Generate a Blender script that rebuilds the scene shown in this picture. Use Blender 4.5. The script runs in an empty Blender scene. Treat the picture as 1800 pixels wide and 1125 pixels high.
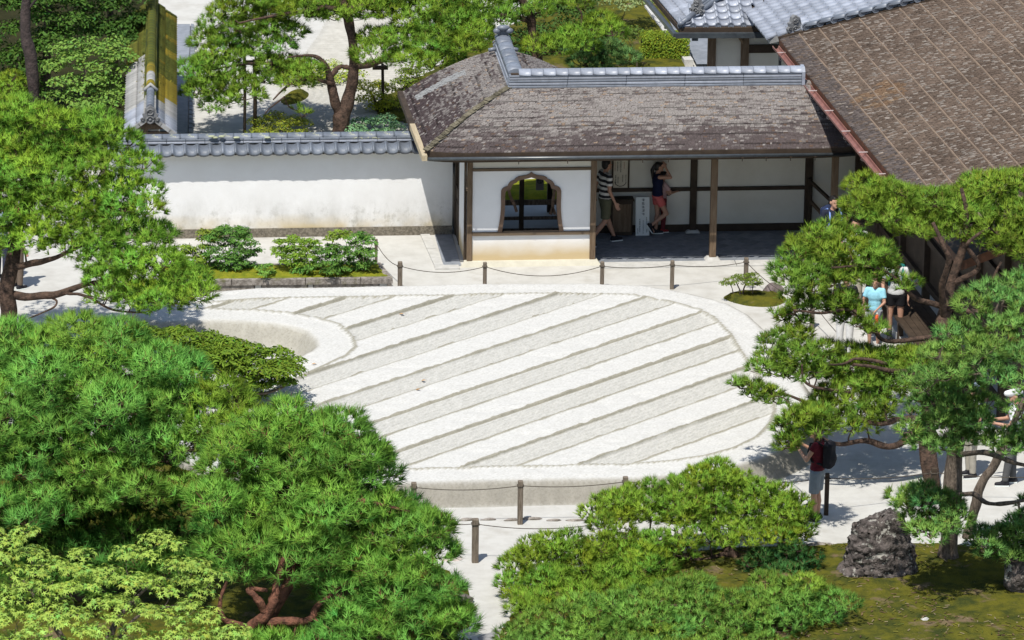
import bpy, bmesh, math, random
import numpy as np
from mathutils import Vector, Matrix
from mathutils.geometry import tessellate_polygon

random.seed(7)
rng = np.random.default_rng(11)
S = bpy.context.scene
COL = S.collection
R = math.radians

# ------------------------------------------------------------------ camera
FPX, CX, CY = 9000.0, 900.0, 562.5          # focal length in photo pixels (1800 wide): a 180 mm view from the hillside
YAW, PIT, ROLL = R(5.7), R(17.6), 0.014
_f = np.array([math.sin(YAW)*math.cos(PIT), math.cos(YAW)*math.cos(PIT), -math.sin(PIT)])
_r0 = np.array([math.cos(YAW), -math.sin(YAW), 0.0]); _u0 = np.cross(_r0, _f)
_r = _r0*math.cos(ROLL) + _u0*math.sin(ROLL); _u = _u0*math.cos(ROLL) - _r0*math.sin(ROLL)
CAM = np.array([-8.4098, -93.1836, 28.5966])
cd = bpy.data.cameras.new('camera'); cam = bpy.data.objects.new('camera', cd); COL.objects.link(cam)
cd.sensor_width = 36.0; cd.lens = FPX/1800*36.0; cd.clip_start = 1.0; cd.clip_end = 1000.0
cam.matrix_world = Matrix(((_r[0], _u[0], -_f[0], CAM[0]), (_r[1], _u[1], -_f[1], CAM[1]), (_r[2], _u[2], -_f[2], CAM[2]), (0, 0, 0, 1)))
S.camera = cam

# ------------------------------------------------------------------ light
SUN_EL, SUN_AZ = R(63), R(28)               # the sun stands behind the viewer's left shoulder
w = bpy.data.worlds.new('World'); S.world = w; w.use_nodes = True
nt = w.node_tree; bg = nt.nodes['Background']
sky = nt.nodes.new('ShaderNodeTexSky'); sky.sky_type = 'NISHITA'; sky.sun_disc = False
sky.sun_elevation = SUN_EL; sky.sun_rotation = math.pi + SUN_AZ
nt.links.new(sky.outputs[0], bg.inputs[0]); bg.inputs[1].default_value = 0.105
sd = bpy.data.lights.new('sun', 'SUN'); sd.energy = 4.1; sd.angle = R(0.5); sd.color = (1.0, 0.965, 0.90)
sun = bpy.data.objects.new('sun', sd); COL.objects.link(sun)
sdir = Vector((math.sin(SUN_AZ)*math.cos(SUN_EL), math.cos(SUN_AZ)*math.cos(SUN_EL), -math.sin(SUN_EL)))
sun.rotation_euler = sdir.to_track_quat('-Z', 'Y').to_euler(); sun.location = (-20, -40, 60)
S.view_settings.view_transform = 'Standard'; S.view_settings.look = 'None'
S.view_settings.gamma = 1.0; S.view_settings.exposure = 0.44
S.view_settings.use_curve_mapping = False
S.render.engine = 'CYCLES'
S.cycles.max_bounces = 6; S.cycles.diffuse_bounces = 3; S.cycles.glossy_bounces = 2
S.cycles.transmission_bounces = 4; S.cycles.transparent_max_bounces = 4

# ------------------------------------------------------------------ measuring: where a photo pixel lies in the place
def ray(x, y): return _f + _r*((x-CX)/FPX) - _u*((y-CY)/FPX)
def G(x, y, z=0.0):
    d = ray(x, y); return CAM + d*((z-CAM[2])/d[2])
def W(x, y, Y):
    d = ray(x, y); return CAM + d*((Y-CAM[1])/d[1])

# ------------------------------------------------------------------ numeric helpers
def vnoise(p, seed=0):
    """value noise of an (N,k) array, 0..1"""
    p = np.asarray(p, float); i = np.floor(p).astype(np.int64); f = p-i; f = f*f*(3-2*f)
    k = p.shape[1]; out = np.zeros(len(p))
    for c in range(1 << k):
        wgt = np.ones(len(p)); h = np.full(len(p), seed*7919+17, np.int64)
        for a in range(k):
            b = (c >> a) & 1
            wgt *= f[:, a] if b else 1-f[:, a]
            h = (h*1000003) ^ ((i[:, a]+b)*(374761393 if a == 0 else 668265263 if a == 1 else 2147483647))
        h = (h ^ (h >> 13))*1274126177 & 0x7fffffff
        h = (h ^ (h >> 15)) & 0xffff
        out += wgt*h/65535.0
    return out
def fbm(p, seed=0, n=4):
    p = np.asarray(p, float); o = np.zeros(len(p)); a = 0.5; t = 0
    for k in range(n):
        o += a*vnoise(p*(2**k), seed+k); t += a; a *= 0.55
    return o/t
def sdf(pts, poly):
    """signed distance to a closed polygon, positive inside"""
    pts = np.asarray(pts, float)[:, :2]; poly = np.asarray(poly, float)[:, :2]
    d = np.full(len(pts), 1e9); ins = np.zeros(len(pts), bool); n = len(poly)
    for k in range(n):
        a, b = poly[k], poly[(k+1) % n]; ab = b-a; L = ab@ab + 1e-12
        t = np.clip(((pts-a)@ab)/L, 0, 1); q = pts-(a+t[:, None]*ab)
        d = np.minimum(d, np.einsum('ij,ij->i', q, q))
        c = (a[1] > pts[:, 1]) != (b[1] > pts[:, 1])
        with np.errstate(divide='ignore', invalid='ignore'):
            xx = (b[0]-a[0])*(pts[:, 1]-a[1])/(b[1]-a[1]+1e-12)+a[0]
        ins ^= c & (pts[:, 0] < xx)
    d = np.sqrt(d); return np.where(ins, d, -d)
def smooth_poly(p, n=6):
    p = np.asarray(p, float); out = []
    N = len(p)
    for i in range(N):
        p0, p1, p2, p3 = p[i-1], p[i], p[(i+1) % N], p[(i+2) % N]
        for k in range(n):
            t = k/n
            out.append(0.5*((2*p1)+(-p0+p2)*t+(2*p0-5*p1+4*p2-p3)*t*t+(-p0+3*p1-3*p2+p3)*t**3))
    return np.array(out)
def spline(p, n=6):
    p = np.asarray(p, float)
    if len(p) < 3: return np.array([p[0]+(p[-1]-p[0])*k/n for k in range(n+1)])
    q = np.vstack([2*p[0]-p[1], p, 2*p[-1]-p[-2]]); out = []
    for i in range(1, len(q)-2):
        p0, p1, p2, p3 = q[i-1], q[i], q[i+1], q[i+2]
        for k in range(n):
            t = k/n
            out.append(0.5*((2*p1)+(-p0+p2)*t+(2*p0-5*p1+4*p2-p3)*t*t+(-p0+3*p1-3*p2+p3)*t**3))
    out.append(p[-1]); return np.array(out)

# ------------------------------------------------------------------ materials
def mat(name, base, alt=None, scale=6.0, rough=0.85, bump=0.0, bscale=60.0, mixlo=0.35, mixhi=0.65, detail=5.0,
        tint=False, objrand=0.0, spec=0.3, third=None, tscale=2.0, tlo=0.55, thi=0.7, coat=0.0, transl=0.0, bdist=0.02, stretch=None, metal=0.0):
    m = bpy.data.materials.new(name); m.use_nodes = True
    n = m.node_tree; N = n.nodes; L = n.links; N.clear()
    out = N.new('ShaderNodeOutputMaterial'); b = N.new('ShaderNodeBsdfPrincipled')
    b.inputs['Roughness'].default_value = rough; b.inputs['Specular IOR Level'].default_value = spec
    b.inputs['Metallic'].default_value = metal
    if coat: b.inputs['Coat Weight'].default_value = coat
    tc = N.new('ShaderNodeTexCoord'); src = tc.outputs['Object']
    if stretch:
        mp = N.new('ShaderNodeMapping'); mp.inputs['Scale'].default_value = stretch
        L.new(src, mp.inputs[0]); src = mp.outputs[0]
    def noise(sc, det=detail):
        t = N.new('ShaderNodeTexNoise'); t.inputs['Scale'].default_value = sc; t.inputs['Detail'].default_value = det
        t.inputs['Roughness'].default_value = 0.65; L.new(src, t.inputs['Vector']); return t.outputs['Fac']
    def ramp(fac, lo, hi):
        r_ = N.new('ShaderNodeMapRange'); r_.inputs[1].default_value = lo; r_.inputs[2].default_value = hi
        L.new(fac, r_.inputs[0]); return r_.outputs[0]
    def mixc(fac, a, c, mode='MIX'):
        x = N.new('ShaderNodeMix'); x.data_type = 'RGBA'; x.blend_type = mode
        if isinstance(fac, float): x.inputs[0].default_value = fac
        else: L.new(fac, x.inputs[0])
        for s_, v in ((x.inputs[6], a), (x.inputs[7], c)):
            if isinstance(v, tuple): s_.default_value = (*v, 1)
            else: L.new(v, s_)
        return x.outputs[2]
    col = tuple(base)
    if alt is not None: col = mixc(ramp(noise(scale), mixlo, mixhi), tuple(base), tuple(alt))
    if third is not None: col = mixc(ramp(noise(tscale), tlo, thi), col, tuple(third))
    if tint:
        a = N.new('ShaderNodeAttribute'); a.attribute_name = 'tint'
        col = mixc(1.0, col, a.outputs['Color'], 'MULTIPLY')
    if objrand:
        oi = N.new('ShaderNodeObjectInfo'); mr = N.new('ShaderNodeMapRange')
        mr.inputs[3].default_value = 1-objrand; mr.inputs[4].default_value = 1+objrand
        L.new(oi.outputs['Random'], mr.inputs[0])
        cb = N.new('ShaderNodeCombineColor'); 
        for k in range(3): L.new(mr.outputs[0], cb.inputs[k])
        col = mixc(1.0, col, cb.outputs[0], 'MULTIPLY')
    if isinstance(col, tuple): b.inputs['Base Color'].default_value = (*col, 1)
    else: L.new(col, b.inputs['Base Color'])
    if bump:
        bp = N.new('ShaderNodeBump'); bp.inputs['Strength'].default_value = bump; bp.inputs['Distance'].default_value = bdist
        L.new(noise(bscale, 3.0), bp.inputs['Height']); L.new(bp.outputs[0], b.inputs['Normal'])
    sh = b.outputs[0]
    if transl:
        t = N.new('ShaderNodeBsdfTranslucent'); mx = N.new('ShaderNodeMixShader'); mx.inputs[0].default_value = transl
        if isinstance(col, tuple): t.inputs[0].default_value = (*col, 1)
        else: L.new(col, t.inputs[0])
        L.new(sh, mx.inputs[1]); L.new(t.outputs[0], mx.inputs[2]); sh = mx.outputs[0]
    L.new(sh, out.inputs[0]); return m

M = {}
M['gravel'] = mat('white_gravel', (.475, .465, .43), (.375, .36, .325), 2.2, .95, .6, 55, .42, .8, bdist=.012, spec=.1, third=(.36, .335, .285), tscale=.55, tlo=.60, thi=.85)
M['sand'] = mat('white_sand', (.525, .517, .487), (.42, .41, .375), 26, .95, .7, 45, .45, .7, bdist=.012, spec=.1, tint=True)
M['backsand'] = mat('raked_gravel', (.44, .425, .38), (.36, .345, .305), 5, .95, .4, 50, spec=.1)
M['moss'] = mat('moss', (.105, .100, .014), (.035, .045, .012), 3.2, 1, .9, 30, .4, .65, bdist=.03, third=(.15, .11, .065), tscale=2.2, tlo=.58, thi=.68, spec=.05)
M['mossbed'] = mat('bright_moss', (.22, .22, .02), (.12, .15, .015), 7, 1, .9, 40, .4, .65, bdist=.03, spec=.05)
M['plaster'] = mat('white_plaster', (.78, .775, .76), (.74, .73, .71), 2.0, .9, .15, 30, spec=.15)
M['plaster_in'] = mat('cream_plaster', (.68, .655, .575), (.61, .58, .50), 1.5, .9, .1, 30, spec=.15)
M['wood'] = mat('weathered_wood', (.115, .075, .045), (.20, .145, .095), 5, .75, .4, 40, .35, .7, stretch=(6, 6, .7), spec=.25)
M['wood_x'] = mat('weathered_beam', (.115, .08, .05), (.19, .145, .10), 5, .75, .4, 40, .35, .7, stretch=(.7, 6, 6), spec=.25)
M['darkwood'] = mat('dark_wood', (.035, .024, .016), (.06, .042, .028), 4, .7, .3, 40, spec=.25)
M['postwood'] = mat('grey_post_wood', (.23, .19, .145), (.11, .088, .068), 6, .85, .5, 50, stretch=(7, 7, .8), spec=.15)
M['stone'] = mat('pale_stone', (.50, .49, .46), (.40, .39, .36), 5, .9, .4, 60, spec=.2)
M['granite'] = mat('mossy_granite', (.30, .27, .24), (.16, .14, .12), 14, .95, .6, 50, .4, .6, third=(.10, .10, .03), tscale=3, spec=.15)
M['wallstone'] = mat('aggregate_base', (.25, .22, .17), (.13, .115, .09), 22, .95, .8, 70, .4, .6, spec=.1)
M['slate'] = mat('slate_paving', (.235, .25, .275), (.17, .185, .205), 5, .75, .3, 40, objrand=.14, spec=.3)
M['tile'] = mat('grey_roof_tile', (.17, .19, .225), (.12, .135, .16), 9, .42, .15, 40, objrand=.20, spec=.5)
M['tile_lich'] = mat('lichened_roof_tile', (.15, .17, .205), (.11, .125, .145), 9, .5, .2, 40, objrand=.18, spec=.45, third=(.33, .34, .22), tscale=4.2, tlo=.60, thi=.64)
M['tile_pale'] = mat('pale_roof_tile', (.30, .32, .365), (.22, .24, .28), 9, .4, .1, 40, objrand=.22, spec=.5)
M['tile_moss'] = mat('mossed_roof_tile', (.115, .115, .014), (.045, .06, .010), 5, .95, .9, 40, .4, .6, objrand=.15, bdist=.03, third=(.03, .045, .01), tscale=1.3, tlo=.5, thi=.6)
M['tile_grey'] = mat('old_grey_tile', (.34, .335, .32), (.22, .22, .21), 8, .8, .3, 40, objrand=.2, spec=.25)
M['tile_yel'] = mat('yellow_mossed_tile', (.27, .20, .018), (.14, .12, .016), 6, .95, .9, 40, .4, .62, objrand=.2, bdist=.03)
M['ornament'] = mat('grey_ridge_end', (.20, .20, .20), (.11, .11, .11), 14, .65, .5, 50, spec=.4)
M['shingle'] = mat('gate_shingle', (.9, .88, .86), (.6, .58, .57), 30, .95, .4, 50, tint=True, spec=.1)
M['bark'] = mat('hall_shingle', (.9, .9, .9), (.55, .53, .5), 30, .95, .5, 50, tint=True, spec=.1)
M['strip'] = mat('copper_strip', (.25, .18, .125), (.17, .125, .09), 3, .7, .1, 30)
M['copper'] = mat('brown_copper_gutter', (.26, .12, .095), (.17, .075, .06), 6, .45, .1, 30, spec=.5)
M['steel'] = mat('dark_gutter', (.055, .065, .07), (.035, .04, .045), 8, .35, .05, 30, spec=.6)
M['beige'] = mat('sunlit_gutter', (.45, .38, .25), (.35, .28, .18), 4, .7, .2, 40, stretch=(4, .5, 4))  # sunlit cream of the left gutter, put into the base colour
M['redwood'] = mat('reddish_fascia', (.12, .045, .02), (.06, .028, .016), 5, .7, .2, 40)
M['rope'] = mat('fibre_rope', (.10, .085, .065), (.06, .05, .04), 40, .9)
M['pinebark'] = mat('pine_bark', (.105, .068, .050), (.04, .029, .023), 9, .95, 1.0, 22, .4, .62, bdist=.04, spec=.1)
M['redbark'] = mat('red_pine_bark', (.19, .085, .055), (.07, .035, .025), 8, .95, 1.0, 18, .4, .62, bdist=.04, spec=.1)
M['greybark'] = mat('grey_bark', (.19, .15, .115), (.09, .07, .055), 8, .95, 1.0, 18, .4, .62, bdist=.04, stretch=(3, 3, .6), spec=.1)
M['needle'] = mat('pine_needle', (1, 1, 1), None, tint=True, rough=.6, spec=.10, transl=.26)
M['leaf'] = mat('leaf', (1, 1, 1), None, tint=True, rough=.6, spec=.10, transl=.26)
M['dullleaf'] = mat('soft_leaf', (1, 1, 1), None, tint=True, rough=.7, spec=.2, transl=.28)
M['rock'] = mat('garden_rock', (.125, .105, .095), (.034, .029, .026), 7, .95, 1.0, 14, .42, .6, bdist=.06, third=(.30, .285, .25), tscale=7.5, tlo=.56, thi=.62, spec=.15)
M['rock_pur'] = mat('purple_rock', (.19, .155, .15), (.10, .08, .075), 6, .95, .7, 16, bdist=.04, spec=.15, third=(.4, .38, .36), tscale=4, tlo=.63, thi=.68)
M['concrete'] = mat('grey_slab', (.30, .295, .29), (.22, .215, .21), 6, .9, .4, 50)
M['paper'] = mat('aged_paper', (.62, .57, .46), (.52, .47, .37), 4, .9)
M['signwhite'] = mat('white_signboard', (.74, .77, .74), None, rough=.6)
M['ink'] = mat('black_ink', (.03, .03, .03), None, rough=.8)
M['inkred'] = mat('faded_red_ink', (.42, .22, .14), None, rough=.8)
M['boxgrey'] = mat('grey_box', (.12, .12, .13), (.09, .09, .095), 6, .6)
M['mud'] = mat('soil', (.035, .034, .014), (.02, .022, .009), 3, 1, .8, 20, bdist=.04, spec=.05)

# ------------------------------------------------------------------ objects
LOC = {}
def prop(o, label=None, cat=None, group=None, kind=None):
    if label: o['label'] = label
    if cat: o['category'] = cat
    if group: o['group'] = group
    if kind: o['kind'] = kind
    return o
def thing(name, label, cat, loc=(0, 0, 0), group=None):
    o = bpy.data.objects.new(name, None); o.empty_display_size = .2; COL.objects.link(o)
    o.location = tuple(float(c) for c in loc); LOC[o] = np.array(o.location)
    return prop(o, label, cat, group)
def origin_of(p): return LOC.get(p, np.zeros(3)) if p is not None else np.zeros(3)
def link(name, me, parent=None, matrix=None, loc=None):
    """a mesh datum placed by a world matrix or world location"""
    o = bpy.data.objects.new(name, me); COL.objects.link(o)
    off = origin_of(parent)
    if parent is not None: o.parent = parent
    if matrix is not None: o.matrix_local = Matrix.Translation(Vector(-off)) @ matrix
    elif loc is not None: o.location = Vector(np.asarray(loc, float)-off)
    LOC[o] = np.array(loc if loc is not None else (matrix.translation if matrix is not None else off), float)
    return o
def raw_mesh(name, V, tris=None, quads=None, mats=(), tint=None, smooth=False, mi=None, normals=None):
    me = bpy.data.meshes.new(name); V = np.asarray(V, np.float32)
    lt, ls, tot, pos = [], [], [], 0
    loops = []
    if tris is not None and len(tris):
        tris = np.asarray(tris, np.int32); loops.append(tris.ravel()); tot.append(np.full(len(tris), 3, np.int32))
    if quads is not None and len(quads):
        quads = np.asarray(quads, np.int32); loops.append(quads.ravel()); tot.append(np.full(len(quads), 4, np.int32))
    loops = np.concatenate(loops); tot = np.concatenate(tot); start = np.concatenate([[0], np.cumsum(tot)[:-1]]).astype(np.int32)
    me.vertices.add(len(V)); me.vertices.foreach_set('co', V.ravel())
    me.loops.add(len(loops)); me.loops.foreach_set('vertex_index', loops)
    me.polygons.add(len(tot)); me.polygons.foreach_set('loop_start', start)
    if mi is not None: me.polygons.foreach_set('material_index', np.asarray(mi, np.int32))
    me.update(calc_edges=True)
    if smooth: me.polygons.foreach_set('use_smooth', np.ones(len(tot), bool))
    if tint is not None:
        a = me.color_attributes.new('tint', 'FLOAT_COLOR', 'POINT')
        t = np.ones((len(V), 4), np.float32); t[:, :3] = tint; a.data.foreach_set('color', t.ravel())
    if normals is not None:
        a = me.attributes.new('custom_normal', 'FLOAT_VECTOR', 'POINT'); a.data.foreach_set('vector', np.asarray(normals, np.float32).ravel()); me.update()
    for m_ in mats: me.materials.append(m_)
    return me
class MB:
    def __init__(s): s.v = []; s.f = []; s.m = []; s.s = []; s.n = 0
    def add(s, V, F, m=0, smooth=False):
        b = s.n; s.v.extend([tuple(map(float, p)) for p in V]); s.n += len(V)
        for f in F: s.f.append(tuple(b+i for i in f)); s.m.append(m); s.s.append(smooth)
        return s
    def hexa(s, p, m=0):      # p: bottom 4 (ccw from above) then top 4
        return s.add(p, [(3, 2, 1, 0), (4, 5, 6, 7), (0, 1, 5, 4), (1, 2, 6, 5), (2, 3, 7, 6), (3, 0, 4, 7)], m)
    def box(s, x0, x1, y0, y1, z0, z1, m=0):
        return s.hexa([(x0, y0, z0), (x1, y0, z0), (x1, y1, z0), (x0, y1, z0), (x0, y0, z1), (x1, y0, z1), (x1, y1, z1), (x0, y1, z1)], m)
    def bbox(s, x0, x1, y0, y1, z0, z1, b=.006, m=0):      # box with chamfered top and vertical edges
        o = [(x0+b, y0), (x1-b, y0), (x1, y0+b), (x1, y1-b), (x1-b, y1), (x0+b, y1), (x0, y1-b), (x0, y0+b)]
        i = [(x0+2*b, y0+b), (x1-2*b, y0+b), (x1-b, y0+2*b), (x1-b, y1-2*b), (x1-2*b, y1-b), (x0+2*b, y1-b), (x0+b, y1-2*b), (x0+b, y0+2*b)]
        V = [(x, y, z0) for x, y in o]+[(x, y, z1-b) for x, y in o]+[(x, y, z1) for x, y in i]
        F = [tuple(range(7, -1, -1)), tuple(range(16, 24))]
        for k in range(8):
            j = (k+1) % 8; F += [(k, j, 8+j, 8+k), (8+k, 8+j, 16+j, 16+k)]
        return s.add(V, F, m)
    def bar(s, a, b, w_, h_, m=0, up=(0, 0, 1)):            # rectangular bar from a to b
        a, b = Vector(a), Vector(b); d = (b-a).normalized(); u = Vector(up)
        if abs(d.dot(u)) > .98: u = Vector((0, 1, 0))
        r = d.cross(u).normalized(); u = r.cross(d).normalized(); r *= w_/2; u *= h_/2
        return s.hexa([a-r-u, a+r-u, b+r-u, b-r-u, a-r+u, a+r+u, b+r+u, b-r+u], m)
    def tube(s, pts, rad, n=6, m=0, smooth=True, cap=True):
        pts = [Vector(p) for p in pts]; k = len(pts)
        if not hasattr(rad, '__len__'): rad = [rad]*k
        V = []; ref = Vector((0, 0, 1)) if abs((pts[-1]-pts[0]).normalized().z) < .9 else Vector((0, 1, 0))
        for i, p in enumerate(pts):
            d = (pts[min(i+1, k-1)]-pts[max(i-1, 0)]).normalized()
            r = d.cross(ref); r = r.normalized() if r.length > 1e-6 else Vector((1, 0, 0)); u = r.cross(d)
            for j in range(n):
                t = 2*math.pi*j/n; V.append(p+(r*math.cos(t)+u*math.sin(t))*rad[i])
        F = [(i*n+j, i*n+(j+1) % n, (i+1)*n+(j+1) % n, (i+1)*n+j) for i in range(k-1) for j in range(n)]
        s.add(V, F, m, smooth)
        if cap: 
            b = s.n-len(V); s.f.append(tuple(b+j for j in range(n-1, -1, -1))); s.m.append(m); s.s.append(False)
            s.f.append(tuple(b+(k-1)*n+j for j in range(n))); s.m.append(m); s.s.append(False)
        return s
    def prism(s, poly, ax, d0, d1, m=0):                    # closed polygon extruded along an axis: ax 'x','y','z'
        def P(a, b, d): return {'y': (a, d, b), 'x': (d, a, b), 'z': (a, b, d)}[ax]
        n = len(poly); V = [P(a, b, d0) for a, b in poly]+[P(a, b, d1) for a, b in poly]
        tri = tessellate_polygon([[Vector((a, b, 0)) for a, b in poly]])
        F = [tuple(t) for t in tri]+[tuple(n+i for i in t[::-1]) for t in tri]
        F += [(i, (i+1) % n, n+(i+1) % n, n+i) for i in range(n)]
        return s.add(V, F, m)
    def ell(s, c, r, m=0, nu=10, nv=7, rot=None):
        V = []; c = Vector(c)
        for i in range(nv+1):
            th = math.pi*i/nv
            for j in range(nu):
                ph = 2*math.pi*j/nu
                p = Vector((r[0]*math.sin(th)*math.cos(ph), r[1]*math.sin(th)*math.sin(ph), r[2]*math.cos(th)))
                V.append(c+(rot @ p if rot else p))
        F = [(i*nu+j, (i+1)*nu+j, (i+1)*nu+(j+1) % nu, i*nu+(j+1) % nu) for i in range(nv) for j in range(nu)]
        return s.add(V, F, m, True)
    def mesh(s, name, mats, off=(0, 0, 0)):
        me = bpy.data.meshes.new(name); o = np.asarray(off, float)
        me.from_pydata([tuple(np.array(v)-o) for v in s.v], [], s.f)
        for m_ in mats: me.materials.append(m_)
        me.polygons.foreach_set('material_index', s.m); me.polygons.foreach_set('use_smooth', s.s)
        bm = bmesh.new(); bm.from_mesh(me); bmesh.ops.recalc_face_normals(bm, faces=bm.faces); bm.to_mesh(me); bm.free()
        me.update(); return me
    def build(s, name, m, parent=None, label=None, kind=None, at=None):
        mats = m if isinstance(m, (list, tuple)) else [m]
        off = np.asarray(at, float) if at is not None else origin_of(parent)
        o = bpy.data.objects.new(name, s.mesh(name, mats, off)); COL.objects.link(o)
        if parent is not None: o.parent = parent
        o.location = Vector(off-origin_of(parent)); LOC[o] = off
        if label: o['label'] = label
        if kind: o['kind'] = kind
        return o
def frame(o, x, y, z):      # matrix from an origin and three axes
    return Matrix(((x[0], y[0], z[0], o[0]), (x[1], y[1], z[1], o[1]), (x[2], y[2], z[2], o[2]), (0, 0, 0, 1)))
# ================================================================== ground
mb = MB(); mb.add([(-150, -120, 0), (150, -120, 0), (150, 200, 0), (-150, 200, 0)], [(0, 1, 2, 3)])
prop(mb.build('gravel_ground', M['gravel']), kind='structure')

def sheet(name, poly, res, zf, m, pad=.0, kind='structure', parent=None, label=None, cat=None, tintf=None, rot=0.0, res2=None):
    """a relief sheet over a polygon in metres: zf(points, distance inside) gives the height"""
    poly = np.asarray(poly, float)[:, :2]; r2 = res2 or res; Rm = np.array([[math.cos(rot), math.sin(rot)], [-math.sin(rot), math.cos(rot)]])
    qp = poly@Rm.T; lo = qp.min(0)-pad-res; hi = qp.max(0)+pad+res
    nx, ny = int((hi[0]-lo[0])/r2)+2, int((hi[1]-lo[1])/res)+2
    gx, gy = np.meshgrid(lo[0]+np.arange(nx)*r2, lo[1]+np.arange(ny)*res)
    p = np.stack([gx.ravel(), gy.ravel()], 1)@Rm; d = sdf(p, poly); z = zf(p, d)
    idx = np.arange(nx*ny).reshape(ny, nx)
    q = np.stack([idx[:-1, :-1], idx[:-1, 1:], idx[1:, 1:], idx[1:, :-1]], -1).reshape(-1, 4)
    q = q[(d[q] > -pad).all(1)]
    used, inv = np.unique(q, return_inverse=True); q = inv.reshape(-1, 4)
    V = np.column_stack([p, z])[used]
    t = tintf(p, d)[used] if tintf else None
    off = origin_of(parent)
    me = raw_mesh(name, V-off, quads=q, mats=[m], smooth=True, tint=t)
    o = bpy.data.objects.new(name, me); COL.objects.link(o)
    if parent is not None: o.parent = parent
    LOC[o] = off
    return prop(o, label, cat, None, kind)

# ---- the raised sand garden: border outline read off the photo at the height of its top
ZP = 0.36
bord = [(375, 532), (470, 524), (565, 523), (675, 521), (848, 517), (950, 516), (1028, 516), (1118, 519), (1171, 529), (1224, 542), (1254, 558),
        (1283, 587), (1298, 612), (1317, 640), (1338, 668), (1357, 698), (1362, 722), (1354, 744), (1330, 769), (1289, 788), (1242, 801), (1180, 811),
        (1099, 817), (1003, 818), (900, 820), (700, 825), (560, 826), (430, 815), (350, 780), (380, 740), (470, 690), (539, 657), (571, 643), (610, 625), (625, 610),
        (620, 593), (597, 571), (552, 558), (500, 549), (442, 545), (362, 543), (300, 545), (300, 536)]
BORD = np.array([G(x, y, ZP)[:2] for x, y in bord])
TH = R(42.7); SN = np.array([-math.sin(TH), math.cos(TH)])
def sand_z(p, d):
    jit = (fbm(p*3.0, 3, 3)-.5)*.05
    s = p@SN + jit*.5
    z = np.full(len(p), ZP)
    ins = d > .03
    ph = np.mod(s+3.205, 1.325)                     # raked bands just below each upper ridge
    raked = ph > 1.325-.635
    lines = .020*np.sin((s)*2*math.pi/.112)
    z += np.where(ins & raked, -.02+lines+.006*(fbm(p*18, 5, 2)-.5), 0)
    e1 = np.minimum(ph, 1.325-ph); e2 = np.abs(ph-(1.325-.635))
    rough = .75+.7*vnoise(p*13, 9)
    ridge = .038*np.exp(-(e1/.027)**2)*rough + .027*np.exp(-(e2/.024)**2)*rough
    z += np.where(ins, ridge, 0)
    z += .030*np.exp(-(d/.036)**2)*(.9+.2*vnoise(p*9, 77))            # border ridge
    flat = (~(ins & raked))
    z += np.where(flat, .020*(fbm(p*1.7, 21, 3)-.5)-.016*np.clip(fbm(p*np.array([2.6, 4.0]), 33, 2)-.56, 0, 1)*4, 0)
    out = np.clip((-d-.62-.05*(fbm(p*1.3, 40, 2)-.5))/.40, 0, 1)
    out = out*out*(3-2*out)
    z = z*(1-out)+(-.02)*out
    return z
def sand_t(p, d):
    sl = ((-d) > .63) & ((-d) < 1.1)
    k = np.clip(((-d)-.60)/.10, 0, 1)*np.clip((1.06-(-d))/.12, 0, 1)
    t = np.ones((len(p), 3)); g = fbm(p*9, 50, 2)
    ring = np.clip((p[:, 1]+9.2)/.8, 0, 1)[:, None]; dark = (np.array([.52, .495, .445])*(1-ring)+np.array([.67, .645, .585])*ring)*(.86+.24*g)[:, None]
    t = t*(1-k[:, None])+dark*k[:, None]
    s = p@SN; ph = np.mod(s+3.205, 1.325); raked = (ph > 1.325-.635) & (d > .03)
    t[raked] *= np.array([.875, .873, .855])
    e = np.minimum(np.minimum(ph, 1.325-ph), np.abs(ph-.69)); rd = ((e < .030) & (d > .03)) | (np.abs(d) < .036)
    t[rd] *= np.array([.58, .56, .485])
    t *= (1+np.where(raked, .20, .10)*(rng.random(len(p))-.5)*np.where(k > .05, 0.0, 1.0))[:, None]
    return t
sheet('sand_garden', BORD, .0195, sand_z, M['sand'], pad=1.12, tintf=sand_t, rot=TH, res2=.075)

# ---- moss under the near trees, edged with stones
def mound(h, edge=.35, seed=0, amp=.06):
    def zf(p, d):
        k = np.clip(d/edge, 0, 1); k = k*k*(3-2*k)
        return -.012+k*(h+amp*(fbm(p*1.6, seed, 3)-.4))+np.clip(d, 0, .3)/.3*(.05*np.abs(fbm(p*3.6, seed+5, 3)-.5)*2+.02*fbm(p*12, seed+6, 2))
    return zf
def gp(pts, z=0): return [G(x, y, z)[:2] for x, y in pts]
moss_l = smooth_poly(gp([(-500, 800), (200, 800), (520, 880), (700, 965), (790, 1000), (832, 1045), (815, 1120), (800, 1300), (-500, 1300)]), 4)
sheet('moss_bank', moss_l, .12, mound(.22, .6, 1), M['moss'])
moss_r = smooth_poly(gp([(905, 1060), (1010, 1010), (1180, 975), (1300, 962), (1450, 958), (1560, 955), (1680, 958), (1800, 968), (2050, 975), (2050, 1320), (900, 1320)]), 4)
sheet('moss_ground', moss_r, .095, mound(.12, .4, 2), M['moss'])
moss_back = smooth_poly(gp([(800, 345), (860, 322), (1000, 318), (1090, 330), (1060, 352), (900, 356)]), 3)
sheet('moss_patch', moss_back, .08, mound(.10, .3, 3), M['mossbed'])
moss_far = smooth_poly(gp([(640, 190), (700, 150), (900, 40), (1000, 0), (1210, 0), (1218, 60), (1222, 108), (1190, 150), (1000, 240), (700, 222)]), 3)
sheet('moss_lawn', moss_far, .25, mound(.10, .5, 4), M['moss'])
moss_tl = smooth_poly(gp([(-400, -250), (300, -250), (285, 20), (250, 150), (240, 235), (120, 300), (-400, 300)]), 3)
sheet('soil_bank', moss_tl, .3, mound(.25, .8, 5), M['mud'])

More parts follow.
